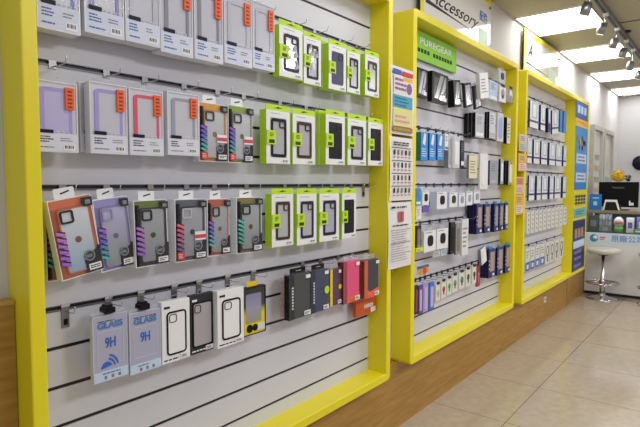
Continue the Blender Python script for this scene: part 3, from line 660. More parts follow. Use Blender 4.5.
stack(498.3, 500.5, 503.4, 159, 184, 'slim silver pack with black side in the third row', silver, black, 'tall', acc=white)
stack(503.5, 508.5, 513.5, 160.5, 185, 'silver pack with broad black side by the yellow post, third row', silver, black, 'tall', n=2, back='black sided pack behind the third row silver one', acc=white)
# fourth row
stack(415.3, 416, 421, 187, 205.5, 'small blue card left of the earphone box', blue, blue, 'white', acc=white)
stack(415.5, 416.3, 421.5, 206, 219.5, 'small white card hanging under the blue card', white, offwhite, 'box', Yf=1.24)
stack(421.8, 422.5, 429, 189.5, 205.3, 'white card with black earphone picture, fourth row', white, offwhite, 'gadget')
stack(422, 422.6, 429, 206.2, 212.5, 'small square card with violet border under the earphone card', purple, purple, 'box', Yf=1.24)
stack(430, 437, 447, 190.5, 209.5, 'white box with black gadget picture and blue base, biggest in the fourth row', white, mat('white blue side', (190, 204, 226), .35), 'gadget', n=2, back='white box behind the biggest gadget box')
for i, (a, b_, c, yt, yb) in enumerate(((447.2, 449.5, 457.5, 191, 207.5), (458, 459, 465, 192, 207), (465.3, 466.3, 472.5, 190.5, 205.5), (472.8, 474, 480, 189.5, 203.5))):
    stack(a, b_, c, yt, yb, ('white box with dark gadget picture right after the biggest one', 'white box with pale picture, third of the white gadget boxes', 'white box with pale picture, fourth of the white gadget boxes', 'white box with pale picture, last of the white gadget boxes')[i], white, mat('white blue side', (190, 204, 226), .35), 'gadget', acc=(dark, greybump, silver, greybump)[i])
for i, (a, b_, c, n) in enumerate(((467, 476.5, 482.2, 3), (482.3, 484.5, 490.2, 1), (490.5, 494.2, 498.3, 2), (498.4, 499.5, 503.2, 1), (503.4, 504.8, 508, 1))):
    stack(a, b_, c, 202.5-.4*i, 234.3-1.1*i, 'navy cable pack with tan window, '+('first with deep side', 'second', 'third, silvery', 'fourth', 'last')[i]+' in the upper navy row', navy, navyd, 'cable', n=n, acc=(tan, tan, greybump, tan, offwhite)[i], back='navy cable pack tucked behind '+('the first one in the upper row' if i == 0 else 'the silvery one in the upper row'))
# fifth row
stack(415.3, 416.2, 421.3, 226, 248, 'black earphone pack at the left of the fifth row', dark, black, 'tall', acc=greys)
stack(415.3, 416.2, 423, 248.5, 252.5, 'small bright yellow label under the black earphone pack', mat('neon yellow', (222, 230, 40), .4), lime, 'box', Yf=1.225)
stack(421.5, 424, 435.8, 230, 253, 'white box with black oval picture, fifth row', white, offwhite, 'gadget', n=2, back='white box behind the fifth row oval picture one')
stack(436, 436.8, 448, 228, 250, 'white box with black bar and oval picture beside the black pack', white, offwhite, 'gadget')
stack(432, 433.5, 440, 251, 257.5, 'small white blue pack below the white boxes, left one', mat('ice white', (206, 212, 226), .3), offwhite, 'box', Yf=1.25)
stack(440.2, 441, 447, 249.5, 256, 'small white blue pack below the white boxes, right one', mat('ice white', (206, 212, 226), .3), offwhite, 'box', Yf=1.25)
stack(448.3, 450.7, 455, 222.5, 254.5, 'black pack between the white boxes and the grey blister', dark, black, 'tall', acc=black)
stack(455, 456, 460.8, 224, 255, 'grey clear blister pack, fifth row', mat('blister grey', (150, 150, 150), .3), greys, 'tall', acc=mat('taupe', (126, 116, 106), .4))
stack(461, 462, 468.3, 219.5, 256, 'tall plain white box at the right end of the fifth row', mat('plain box', (222, 222, 226), .35), offwhite, 'box', Yf=1.225)
# lower navy row
stack(479.5, 482, 487, 247.5, 264, 'tilted white label pack in front of the lower navy packs', white, greys, 'tall', Yf=1.20, tilt=-14, acc=white)
for i, (a, b_, c, n) in enumerate(((480, 488.7, 495, 3), (495.2, 497.2, 503, 2), (503.2, 505.3, 510.3, 2))):
    stack(a, b_, c, 248-2.2*i, 278.5-2.6*i, 'navy cable pack with tan window, '+('leftmost', 'middle', 'rightmost')[i]+' of the lower navy row', navy, navyd, 'cable', n=n, back='navy cable pack tucked behind the '+('leftmost', 'middle', 'rightmost')[i]+' lower one', Yf=1.235)
# pens and straps
for a, b_, c, yt, yb, lab, m1 in ((413.8, 414.6, 417.8, 286, 315, 'thin black stylus pack at the lower left corner of the middle display', dark), (418, 418.8, 422.3, 286, 314.5, 'violet stylus pack beside the black one', mat('violet pack', (96, 62, 150), .4)),
      (422.5, 423.3, 428.2, 284, 313, 'lavender and white stylus pack', mat('lavender pack', (170, 150, 214), .4)), (428.5, 429.5, 434, 283, 310.5, 'blue stylus pack beside the white strap cards', mat('blue pack', (60, 110, 196), .4))):
    stack(a, b_, c, yt, yb, lab, m1, m1, 'tall', acc=mat('inner '+lab[:8], (190, 180, 214) if 'black' not in lab[:12] else (130, 60, 90), .4), name='stylus_pack', cat='stylus')
for i, (a, c, nm, cc) in enumerate(((435, 440.2, 'pale', (200, 190, 180)), (440.5, 446, 'red', (190, 50, 60)), (446.2, 451.5, 'green', (96, 150, 110)), (451.7, 457.5, 'teal', (80, 150, 150)), (458.3, 464.5, 'blue', (70, 120, 150)), (465, 470.5, 'dark green', (50, 84, 66)), (471.5, 476.3, 'black', (50, 50, 60)))):
    yt = 283.5-3.0*i; stack(a, a+.8, c, yt, yt+18.5, 'cream phone strap card with '+nm+' motif and black clip', mat('strap card', (220, 220, 204), .45), offwhite, 'motif', acc=mat('motif '+nm, cc, .4), name='phone_strap_card', cat='phone strap')
stack(476.3, 477, 480, 263, 287, 'red and pink strap card at the end of the phone strap cards', mat('wine card', (150, 36, 60), .4), red, 'motif', acc=mat('rose', (220, 120, 150), .4), name='phone_strap_card', cat='phone strap')
# price sticker on the slats
p, q = at(417, 275, SLAT), at(428.5, 263, SLAT)
o = thing('shelf_sticker', 'small blue and orange sticker on the slats above the stylus packs', 'sticker', ((p.x+q.x)/2, SLAT, p.z)); w = q.x-p.x; h = q.z-p.z-.005
b = MB(); b.box(-w/2, w/2, -.0015, 0, 0, h, mat('sticker yellow', (220, 190, 110), .5)); b.box(-w/2, w/2, -.002, 0, h*.65, h, mat('sticker blue', (60, 110, 170), .5)); b.disc(w*.15, h*.32, w*.17, -.0025, 0, orange); b.disc(-w*.2, h*.28, w*.13, -.0025, 0, mat('sticker amber', (232, 170, 50), .5)); b.build('printed_card', o)

# hooks of the middle display, each above its packs
def hooks_for(pxs, k, label, group, pitch=.1, length=.07):
    for px in pxs:
        X = at(px, 180, SLAT).x; z = -.0115+pitch*k
        t = thing('peg_hook', label, 'hook', (X, SLAT, z), group=group)
        MB().box(-.01, .01, -.003, 0, -.014, .008, dark).build('hook_plate', t)
        MB().tube([(0, -.002, -.008), (0, -length, -.008), (0, -length-.006, .004)], .0018, steel, 5).build('hook_wire', t)
for k, pxs in ((3, (418, 427, 435, 442, 450, 457)), (0, (418, 426, 434, 443, 451, 459, 467)), (-2, (420, 430, 440, 449, 456, 464)), (-5, (416, 421, 426, 432, 438, 443, 449, 455, 461, 467, 473)), (4, (470, 480, 488, 496)), (6, (461, 468, 478, 486))):
    hooks_for(pxs, k, 'dark short peg hook set in a groove of the middle display', 'peg hooks of the middle display')

# ------------------------------------------------------------------ far display
def far(rowlab, group, items, ytl, ybl, xref, style='slim', name='cable_pack', cat='cable', Yf=1.235):
    zt, zb = at(xref, ytl, Yf).z, at(xref, ybl, Yf).z
    for it in items:
        xs, xf, xr, kind = it[:4]; tl = it[4] if len(it) > 4 else 0
        ym = (ytl+ybl)/2; A, B = at(xf, ym, Yf).x, at(xr, ym, Yf).x; w = B-A
        dep = max(.012, side_depth(A, xs, ym, Yf)); 
        fr, sd = {'w': (white, navy), 'n': (navy, navyd), 'b': (blue, mat('deep blue side', (24, 84, 160), .4)), 'g': (offwhite, offwhite)}[kind]
        pack(((A+B)/2, Yf+dep, zb), w*.97, zt-zb, dep, rowlab[kind], fr, sd, style if kind != 'b' else 'box', name, cat, group[kind] if sum(i[3] == kind for i in items) > 1 else None, (0, math.radians(tl), 0))
far({'w': 'white fronted cable pack with navy side in the top row of the far display', 'n': 'navy pack hanging tilted in the top row of the far display'}, {'w': 'white cable packs, far display top row', 'n': ''},
    [(528, 530, 538.5, 'w'), (538.7, 541, 545.5, 'w'), (545.7, 548.5, 551, 'n', -6), (551.2, 552.8, 559, 'w', -6)], 98, 127, 530)
far({'b': 'bright blue box in the top row of the far display by the post'}, {'b': 'blue boxes, far display top row'}, [(558.8, 560, 562.4, 'b'), (562.6, 563.6, 566.3, 'b')], 110, 131.5, 560, Yf=1.245)
far({'w': 'white cable pack with navy base line in the second row of the far display'}, {'w': 'white cable packs, far display second row'},
    [(526.8, 527.5, 532, 'w'), (532, 534, 539.7, 'w'), (539.8, 541.5, 547.3, 'w'), (547.4, 549.6, 555.6, 'w'), (555.8, 556.4, 561.8, 'w'), (562, 563.8, 566.5, 'w')], 136, 163, 528)
far({'w': 'white cable pack with navy base line in the third row of the far display'}, {'w': 'white cable packs, far display third row'},
    [(527.2, 529, 534.5, 'w'), (534.7, 537, 541, 'w'), (541, 542, 547.5, 'w'), (547.6, 549.8, 553.6, 'w'), (553.8, 554.8, 560.5, 'w'), (560.7, 563, 566, 'w')], 173.5, 201, 528)
far({'g': 'white card pack with small grey marks in the fourth row of the far display'}, {'g': 'white card packs, far display fourth row'},
    [(526.2+4.05*i, 526.8+4.05*i, 530.0+4.05*i, 'g') for i in range(10)], 210.5, 234, 528, 'marks', 'accessory_card', 'card')
far({'g': 'white pack with royal blue base in the lowest row of the far display'}, {'g': 'blue based packs, far display lowest row'},
    [(525+4.9*i, 525.6+4.9*i, 529.7+4.9*i, 'g') for i in range(4)], 247.5, 271, 527, 'bluebase', 'accessory_card', 'card')
far({'g': 'clear pack with black sketch in the lowest row of the far display'}, {'g': 'sketch packs, far display lowest row'},
    [(545+4.6*i, 545.6+4.6*i, 549.4+4.6*i, 'g') for i in range(4)], 241.5, 264, 547, 'sketch', 'accessory_card', 'card')
hs = .0985
for k, pxs in ((4, (530, 537, 544, 551, 558)), (1, (530, 537, 544, 551, 558)), (-2, (530, 538, 546, 554)), (-5, (530, 538, 548, 556)), (7, (532, 540, 548, 556))):
    hooks_for(pxs, k, 'dark short peg hook set in a groove of the far display', 'peg hooks of the far display', hs, .06)

# ------------------------------------------------------------------ signs and notices
px, qx = 2.300, 2.835
o = thing('brand_sign', 'lime green PUREGEAR sign board at the top left of the middle display', 'sign')
p, q = at(416, 62.3, 1.290), at(456.6, 50, 1.290); zb = (at(456.6, 73.5, 1.29).z+at(417.5, 53, 1.29).z*0+at(456.6, 73.5, 1.29).z)/2; zt = at(456.6, 48.5, 1.29).z
xl, xr = 2.285, q.x; w = xr-xl; o.location = ((xl+xr)/2, 1.306, zb); h = zt-zb; t = .016
MB().rrect(-w/2, w/2, 0, h, .004, -t, 0, mat('sign green', (136, 200, 48), .4)).build('sign_board', o)
lettering('PUREGEAR', h*.34, white, o, (w*.08, -t-.001, h*.66), width=w*.62, bold=.0005)
b = MB(); xx = -w*.24
for i in range(12):
    if i == 4: continue
    b.box(-w*.26+w*.056*i, -w*.26+w*.056*i+w*.04, -t-.001, -t, h*.26, h*.40, mat('sign dark print', (36, 60, 24), .5))
b.build('small_characters', o)
b = MB(); b.box(-w*.48, -w*.36, -t-.001, -t, h*.2, h*.82, mat('sign pale block', (206, 226, 190), .4)); b.box(-w*.44, -w*.40, -t-.0015, -t, h*.4, h*.66, mat('sign dark print', (36, 60, 24), .5)); b.build('white_emblem', o)

def fascia(x0, x1, z0, z1, label, body, tx, tw, ts, blue_chars, gx):
    t = thing('acrylic_sign', label, 'sign', ((x0+x1)/2, 1.30, z0)); sec = not blue_chars; X0, X1 = x0-(x0+x1)/2, x1-(x0+x1)/2; H = z1-z0
    MB().box(X0, X1, -.008, 0, 0, H, mat('milky acrylic', (246, 246, 246), .08, coat=.5)).build('acrylic_board', t)
    b = MB(); b.box(X0, X0+.035, -.012, 0, 0, H, yellow); b.box(X0+.035, X1, -.012, 0, H-.035, H, yellow); b.build('yellow_edge', t)
    b = MB()
    for x, z in ((X0+.05, .02), (X1-.02, .02), (X1-.02, H-.06), (X0+.05, H-.06)): b.lathe([(.008, -.018), (.009, -.010), (.009, 0)], steel, 12, (x, 0, z), 'Y')
    b.build('standoff_screws', t)
    lettering(body, ts, black, t, (tx, -.0095, H*(.60 if sec else .44)), shear=.6, width=tw)
    if blue_chars: lettering('配件', .068, mat('character blue', (40, 110, 210), .4), t, (X1-.120, -.0095, H*.60), name='characters')
    b = MB(); b.box(gx, gx+(.24 if sec else .15), -.0090, -.008, H*(.2 if sec else .02), H*(.50 if sec else .40), mat('mint block', (170, 206, 150) if not blue_chars else (190, 222, 196), .4)); b.build('green_block', t)
    b = MB(); b.prism([(X0+.06, H*.30), (X0+.06, H*.36), (X0+.35, H*.315), (X1-.3, H*.27), (X1-.3, H*.265), (X0+.35, H*.29)], -.009, -.008, dark); b.build('underline', t)
    return t
fascia(2.455, 3.425, .822, 1.185, 'white acrylic Accessory sign above the middle display', 'Accessory', -.075, .68, .10, True, .29)
fascia(4.115, 5.12, .802, 1.165, 'white acrylic sign with yellow edge above the far display', 'A', -.357, .11, .16, False, .17)

def notice(x0, x1, zt, zb, y0, y1, label, fill, bend=.004):
    """paper sheet hung across the gap between two displays; its lower edge curls a little"""
    w = math.hypot(x1-x0, y1-y0); a = math.atan2(y1-y0, x1-x0); h = zt-zb
    t = thing('paper_notice', label, 'notice', ((x0+x1)/2, (y0+y1)/2, zb), (0, 0, a))
    vs = []; n = 8
    for i in range(n+1):
        for s in (-1, 1):
            f = i/n; vs.append((s*w/2, -bend*math.sin(f*3.1)-.001*i/n*2, h*(1-f)))
    fs = [(2*i, 2*i+2, 2*i+3, 2*i+1) for i in range(n)]
    b = MB(); b.add(vs, fs, paper); b.build('paper_sheet', t)
    b = MB(); fill(b, w, h, -bend-.0035); b.build('printed_matter', t)
    return t
def f1(b, w, h, y):
    c = lambda n, r: mat('notice '+n, r, .6)
    b.box(-w*.42, -w*.08, y-.00012*1, y+.0003, h*.885, h*.95, c('blue', (60, 90, 170))); b.box(-w*.05, w*.45, y-.00012*2, y+.0003, h*.885, h*.945, c('red', (206, 50, 70)))
    b.box(-w*.4, w*.4, y-.00012*3, y+.0003, h*.50, h*.87, c('pale', (224, 214, 206))); b.box(w*.0, w*.42, y-.00012*4, y+.0003, h*.80, h*.86, c('amber', (232, 170, 50)))
    lines(b, -w*.35, w*.2, h*.64, h*.84, 3, y-.0012, c('violet', (126, 90, 150)), .5); b.disc(w*.27, h*.70, w*.12, y-.0014, y, c('violet', (126, 90, 150)))
    b.box(-w*.42, w*.42, y-.00012*5, y+.0003, h*.40, h*.58, c('cyan', (70, 160, 190))); lines(b, -w*.35, w*.35, h*.41, h*.56, 3, y-.0012, c('deepcyan', (30, 100, 140)), .4)
    b.box(-w*.42, w*.42, y-.00012*6, y+.0003, h*.12, h*.39, c('lemon', (216, 214, 140))); lines(b, -w*.35, w*.3, h*.16, h*.30, 2, y-.0012, c('pink', (210, 150, 160)), .5)
    b.box(-w*.44, w*.44, y-.00012*7, y+.0003, h*.04, h*.11, c('brick', (190, 90, 60))); lines(b, -w*.4, w*.4, h*.05, h*.10, 1, y-.0012, c('green', (120, 170, 60)), .7)
def f2(b, w, h, y):
    lines(b, -w*.38, w*.42, h*.86, h*.93, 2, y, ink, .55)
    for j in range(4):
        z = h*(.64-.2*j+.02); b.box(-w*.44, w*.42, y, y+.0003, z+h*.165, z+h*.175, ink)
        for i in range(5):
            x = -w*.36+w*.165*i; b.rrect(x, x+w*.07, z+h*.06, z+h*.14, .003, y, y+.0004, (ink, mat('mauve ink', (130, 90, 110), .6), inkgrey)[(i+j) % 3], 2); lines(b, x-w*.02, x+w*.1, z+h*.01, z+h*.04, 1, y, mat('rose ink', (190, 120, 130), .6), .6)
def f3(b, w, h, y):
    b.box(-w*.4, -w*.24, y, y+.0003, h*.91, h*.94, ink); lines(b, -w*.18, w*.42, h*.91, h*.94, 1, y, ink, .7)
    b.rrect(-w*.12, w*.12, h*.70, h*.86, .006, y, y+.0006, mat('rose phones', (180, 90, 96), .5), 3); b.box(-w*.01, w*.01, y-.0004, y, h*.71, h*.85, ink)
    lines(b, -w*.35, w*.35, h*.635, h*.665, 1, y, ink, .6); lines(b, -w*.4, w*.4, h*.10, h*.60, 14, y, mat('pale grey ink', (158, 160, 168), .6), .28)
    for z in (.58, .38, .22): b.box(-w*.42, w*.42, y, y+.0003, h*z, h*z+.0018, dark)
notice(2.028, 2.236, .520, .218, 1.2098, 1.2098, 'colourful printed notice hung between the nearest and middle displays, highest of three', f1)
notice(2.026, 2.236, .206, -.082, 1.2098, 1.2098, 'white product list notice in the middle of three between the displays', f2)
notice(2.018, 2.232, -.090, -.392, 1.2098, 1.2098, 'white text notice with two red phones, lowest of three', f3)
def tagstrip(pxl, pxr, yt, yb, label, cs):
    A, B = at(pxl, yt, 1.2092), at(pxr, yb, 1.2092); w = B.x-A.x; h = A.z-B.z
    t = thing('price_notice', label, 'notice', ((A.x+B.x)/2, 1.2098, B.z))
    b = MB(); b.box(-w/2, w/2, -.001, 0, 0, h, mat('notice base %d' % cs[0][0], cs[0], .5)); b.build('paper_sheet', t)
    b = MB()
    b.box(-w*.4, w*.4, -.002, 0, h*.08, h*.46, mat('notice low %d' % cs[1][0], cs[1], .5)); b.box(-w*.4, w*.4, -.002, 0, h*.56, h*.94, mat('notice up %d' % cs[2][0], cs[2], .5))
    lines(b, -w*.32, w*.32, h*.6, h*.9, 3, -.002, inkgrey, .5); lines(b, -w*.32, w*.32, h*.12, h*.42, 3, -.002, mat('rose ink', (190, 120, 130), .6), .4); b.build('printed_matter', t)
tagstrip(519.3, 527, 133.5, 152, 'small notice with teal print at the top between middle and far displays', ((222, 180, 150), (150, 196, 196), (200, 196, 200)))
tagstrip(518.5, 526.6, 153, 171.5, 'small pink and orange notice second from the top between middle and far displays', ((226, 170, 90), (224, 200, 200), (232, 190, 60)))
tagstrip(515.8, 523.5, 177, 194, 'small red headed notice third between middle and far displays', ((230, 190, 110), (200, 190, 190), (214, 120, 100)))
tagstrip(515.3, 523.2, 195, 214, 'lowest small notice with white tag between middle and far displays', ((228, 180, 80), (214, 206, 206), (226, 176, 60)))

# posters on the far display's right post
yp = FRONT+.004
def poster(pxl, pxr, yt, yb, label, base, fill):
    A, B = at(pxl, (yt+yb)/2, yp), at(pxr, (yt+yb)/2, yp); zt, zb = at((pxl+pxr)/2, yt, yp).z, at((pxl+pxr)/2, yb, yp).z; w = B.x-A.x; h = zt-zb
    t = thing('wall_poster', label, 'poster', ((A.x+B.x)/2, yp, zb))
    MB().box(-w/2, w/2, -.003, 0, 0, h, base).build('poster_sheet', t); b = MB(); fill(b, w, h, -.0032); b.build('printed_matter', t); return t
pb = mat('poster blue', (44, 132, 206), .4); pbd = mat('poster royal blue', (38, 78, 160), .4); pn = mat('poster navy', (28, 36, 96), .4)
def q1(b, w, h, y):
    for i in range(3): b.box(-w*.36+w*.26*i, -w*.18+w*.26*i, y-.001, y, h*.3, h*.74, mat('poster sky', (190, 214, 240), .4))
poster(575.8, 587.8, 102, 119.5, 'small royal blue poster at the top of the post with three pale marks', pbd, q1)
def q0(b, w, h, y): lines(b, -w*.4, w*.4, h*.2, h*.8, 1, y, mat('deep orange', (222, 120, 30), .5), .5)
poster(575.8, 587.8, 120.5, 125.5, 'thin orange strip between the two blue posters', mat('strip orange', (236, 176, 60), .4), q0)
def q2(b, w, h, y):
    g = mat('poster olive', (110, 120, 60), .5); rs = random.Random(3)
    for i in range(14): x, z = rs.uniform(-.4, .3)*w, rs.uniform(.66, .85)*h; b.disc(x, z, w*.06, y-.001, y, (g, mat('poster amber', (206, 170, 60), .5), pn)[i % 3], 6)
    for z in (.42, .12):
        b.box(-w*.4, w*.4, y-.001, y, h*z, h*z+h*.15, mat('poster sky', (190, 214, 240), .4)); lines(b, -w*.3, w*.3, h*z+h*.02, h*z+h*.13, 2, y-.001, pbd, .4)
poster(574.8, 586.8, 127, 189.5, 'tall bright blue poster with two white text blocks on the post', pb, q2)
def q3(b, w, h, y):
    for i in range(4):
        for j in range(3): b.box(-w*.42+w*.22*i, -w*.25+w*.22*i, y-.001, y, h*(.08+.3*j), h*(.3+.3*j), dark)
poster(573.8, 585.8, 194, 205, 'yellow poster with a grid of small dark squares on the post', mat('poster yellow', (200, 200, 80), .4), q3)
def q4(b, w, h, y): lines(b, -w*.35, w*.35, h*.25, h*.75, 2, y, mat('deep teal', (40, 110, 120), .5), .5)
poster(573.6, 585.6, 208, 217, 'small pale teal poster under the grid of dark squares', mat('poster teal', (110, 180, 176), .4), q4)
def q5(b, w, h, y):
    for i in range(3): b.box(-w*.35+w*.25*i, -w*.18+w*.25*i, y-.001, y, h*.66, h*.84, mat('poster bronze', (186, 140, 90), .5))
    b.box(-w*.45, w*.45, y-.001, y, h*.46, h*.60, mat('poster sky', (190, 214, 240), .4))
    for z in (.08, .22, .34): lines(b, -w*.35, w*.35, h*z, h*z+h*.07, 1, y, mat('poster lilac', (120, 130, 196), .4), .7)
poster(572.3, 584.3, 220, 270, 'navy poster with bronze pictures and pale band at the foot of the post', pn, q5)

# ------------------------------------------------------------------ tall windows beyond the displays
frame = mat('grey white window frame', (186, 184, 176), .5); pane = mat('frosted window pane', (206, 206, 198), .2, noise=.06, nscale=3)
for i, (x0, x1, zt) in enumerate(((6.62, 7.18, .66), (7.26, 7.86, .66))):
    t = struct(bpy.data.objects.new('window_%d' % (i+1), None)); COL.objects.link(t); t.location = ((x0+x1)/2, WALL, -1.0)
    w = x1-x0; H = zt+1.0
    MB().ring(-w/2, w/2, 0, H, .004, .05, -.045, 0, frame).build('window_frame', t)
    MB().box(-w/2+.05, w/2-.05, -.012, -.004, .05, H-.05, pane).build('window_pane', t)
    b = MB(); rs = random.Random(i)
    for j in range(5): z = .75+.13*j*(1 if i == 0 else .5); b.box(-w*.2, w*.3, -.014, -.012, z, z+.06, mat('tan paper', (182, 160, 120), .6) if j % 2 else mat('grey paper', (150, 150, 150), .6))
    b.build('taped_papers', t)

# ------------------------------------------------------------------ counter
CX = 6.35
o = thing('shop_counter', 'white shop counter with glass showcase top and blue lettered band', 'counter', (CX, .45, FL))
y0, y1 = -.95, .828
cw = mat('white counter laminate', (226, 224, 222), .35)
zb, zg, zt = .68, .905, .925   # heights above floor of band top, glass top, counter top
b = MB(); b.box(0, .5, y0, y1, .035, .56, cw); b.box(.03, .5, y0, y1, 0, .035, dark); b.build('counter_base', o)
b = MB(); b.box(0, .5, y0, y1, .56, .684, mat('pale blue band', (206, 222, 234), .3)); b.build('lettered_band', o)
b = MB(); b.box(0, .5, y0, y1, .684, .69, dark); b.box(.44, .5, y0, y1, .69, .895, mat('case back', (48, 54, 58), .3)); b.box(0, .012, y1-.012, y1, .69, .895, steel); b.box(0, .012, .2, .212, .69, .895, steel); b.build('showcase_body', o)
b = MB(); b.box(.004, .007, y0, y1-.012, .69, .895, glass); b.build('showcase_glass', o)
b = MB(); b.box(-.01, .5, y0, y1, .895, .91, steel); b.box(-.012, .5, y0, y1, .91, .925, mat('counter top edge', (156, 136, 100), .35)); b.build('counter_top', o)
R = (math.pi/2, 0, -math.pi/2)
cb = mat('band letter blue', (52, 120, 186), .4)
b = MB(); b.disc(0, 0, .042, -.001, 0, mat('emblem blue', (40, 130, 190), .4)); b.disc(.014, .008, .022, -.0016, -.0005, white); b.disc(.008, -.016, .014, -.002, -.001, mat('emblem green', (60, 160, 150), .4)); e = b.build('round_emblem', o, (-.0005, .745, .622), (0, 0, -math.pi/2))
b = MB(); lines(b, -.03, .03, -.02, .02, 2, 0, red, .6); b.build('small_characters', o, (-.001, .655, .622), (0, 0, -math.pi/2))
lettering('原廠公司貨', .078, cb, o, (-.001, .385, .622), R, name='characters')
# goods in the showcase
def good(name, label, cat, y, x, fn):
    t = thing(name, label, cat, (CX+x, .45+y, FL+.69)); fn(t); return t
def g_rack(t): 
    b = MB()
    for i in range(3):
        for j in range(4): b.box(-.004, .02, -.055+.03*j, -.03+.03*j, .01+.06*i, .055+.06*i, (mat('grey blue goods', (120, 134, 150), .4), mat('mint goods', (140, 176, 170), .4), silver)[(i+j) % 3])
    b.build('small_cartons', t); MB().box(0, .03, -.06, .065, 0, .008, steel).box(.022, .03, -.06, .065, 0, .19, steel).build('display_stand', t)
good('goods_rack', 'grey rack of small cartons behind the showcase glass', 'rack', .655, .10, g_rack)
def g_dome(t):
    MB().lathe([(.045, 0), (.045, .05), (.04, .06)], mat('leaf green toy', (110, 196, 40), .4), 20).build('capsule_base', t)
    MB().lathe([(.042, .06), (.05, .10), (.046, .13), (.03, .155), (.01, .165)], mat('pale capsule', (190, 204, 196), .25), 20).build('capsule_dome', t)
    MB().lathe([(.036, .085), (.051, .09), (.051, .118), (.036, .122)], mat('salmon band', (214, 110, 90), .4), 20).build('red_band', t)
good('capsule_toy', 'green based domed container with red band behind the showcase glass', 'container', .53, .12, g_dome)
def g_box(c1, c2, h, w=.05):
    def f(t):
        MB().box(0, .06, -w, w, 0, h, c1).build('box_body', t, bevel=.002); MB().box(-.001, 0, -w*.6, w*.6, h*.3, h*.7, c2).build('printed_picture', t)
    return f
good('goods_box', 'white box right of the domed container in the showcase', 'box', .42, .10, g_box(white, purple, .16, .035))
good('goods_box', 'violet box near the right end of the showcase', 'box', .31, .10, g_box(mat('violet box', (120, 110, 200), .4), white, .17, .05))
good('goods_box', 'green box low in front of the violet box in the showcase', 'box', .33, .035, g_box(mat('green box', (80, 150, 60), .4), white, .045, .05))
good('goods_box', 'dark box at the left end of the showcase', 'box', .775, .10, g_box(mat('smoke box', (60, 68, 72), .4), inkgrey, .17, .05))
# on the counter
ct = FL+.925
X = 6.50; A, B = atx(599, 182, X), atx(638, 208, X)
o = thing('computer_monitor', 'black computer monitor seen from behind on the counter', 'monitor', (X, (A.y+B.y)/2, ct)); hw = abs(A.y-B.y)/2; top = A.z-ct; bot = .035
b = MB(); b.box(0, .03, -hw, hw, bot, top, mat('matt black housing', (13, 13, 18), .65)); b.build('monitor_housing', o, bevel=.004)
MB().box(.03, .035, -hw*.96, hw*.96, bot+.01, top-.01, dark).build('monitor_screen', o)
b = MB(); b.box(-.005, .03, -.03, .03, .008, bot+.03, dark); b.box(-.012, .12, -.10, .10, 0, .01, dark); b.build('monitor_stand', o)
lettering('ViewSonic', .028, mat('grey lettering', (130, 130, 136), .4), o, (-.001, 0, top*.80), R)
b = MB(); b.box(-.001, 0, -hw*.78, -hw*.55, bot+.02, bot+.05, white); b.box(-.001, 0, -hw*.62, -hw*.55, bot+.05, bot+.07, white); b.build('white_sticker', o)
X = 6.405; A, B = atx(603, 197, X), atx(620, 208, X); t = thing('card_terminal', 'white framed tilted tablet on the counter before the monitor', 'tablet', (X, (A.y+B.y)/2, ct)); hw = abs(A.y-B.y)/2
def trap(b, x, s, m):  # leaning slab
    z1 = .115*s; k = .68
    b.add([(x, -hw*s, .004), (x, hw*s, .004), (x+.03*s, hw*s*k+.01, z1), (x+.03*s, -hw*s*k+.01, z1), (x+.012, -hw*s, .004), (x+.012, hw*s, .004), (x+.012+.03*s, hw*s*k+.01, z1), (x+.012+.03*s, -hw*s*k+.01, z1)],
       [(0, 3, 2, 1), (4, 5, 6, 7), (0, 1, 5, 4), (1, 2, 6, 5), (2, 3, 7, 6), (3, 0, 4, 7)], m)
b = MB(); trap(b, 0, 1, white); b.build('tablet_frame', t); b = MB(); trap(b, -.003, .80, black); b.build('tablet_screen', t)
MB().box(-.005, .06, -hw*.9, hw*.9, 0, .006, dark).build('tablet_foot', t)
X = 6.40; A, B = atx(589.8, 194, X), atx(601.5, 208, X); t = thing('payment_card', 'blue payment card standing at the left end of the counter', 'card', (X, (A.y+B.y)/2, ct)); hw = abs(A.y-B.y)/2; h = A.z-ct
MB().box(0, .004, -hw, hw, 0, h, mat('card blue', (34, 120, 200), .35)).build('card_board', t)
b = MB(); b.box(-.001, 0, -hw*.25, hw*.35, h*.3, h*.55, mat('card sky', (170, 206, 236), .4)); b.box(-.001, 0, -hw*.5, hw*.5, h*.72, h*.80, mat('card sky', (170, 206, 236), .4)); b.build('printed_matter', t)
MB().box(.004, .035, -hw*.5, hw*.5, 0, .004, cleard).build('card_foot', t)
# decorations on the monitor
X = 6.515; A = atx(618, 181.5, X); t = thing('flower_ball', 'round yellow flower ball on top of the monitor', 'decoration', (X, A.y, A.z+.002))
mb = mat('marigold petals', (206, 170, 22), .6); b = MB(); rs = random.Random(5)
b.lathe([(.02, 0), (.05, .012), (.062, .045), (.055, .085), (.03, .112), (.005, .12)], mb, 18)
for i in range(70):
    a = rs.uniform(0, 6.28); zz = rs.uniform(.01, .115); rr = .062*math.sqrt(max(.05, 1-((zz-.055)/.066)**2)); c = Vector((rr*math.cos(a), rr*math.sin(a), zz)); nrm = (c-Vector((0, 0, .055))).normalized(); u = nrm.orthogonal().normalized(); v = nrm.cross(u)
    b.add([c-u*.011, c+v*.011, c+u*.011, c-v*.011, c+nrm*.012], [(0, 1, 4), (1, 2, 4), (2, 3, 4), (3, 0, 4)], mat('petal dark', (196, 140, 10), .6) if i % 3 == 0 else mb)
b.build('petals', t); MB().lathe([(.022, -.0015), (.024, .003), (.018, .006)], mat('moss', (60, 80, 30), .7), 12).build('base_ring', t)
A = atx(628.2, 181.5, X); t = thing('potted_plant', 'small dark green plant on the monitor beside the yellow flower ball', 'plant', (X, A.y, A.z+.001))
b = MB()
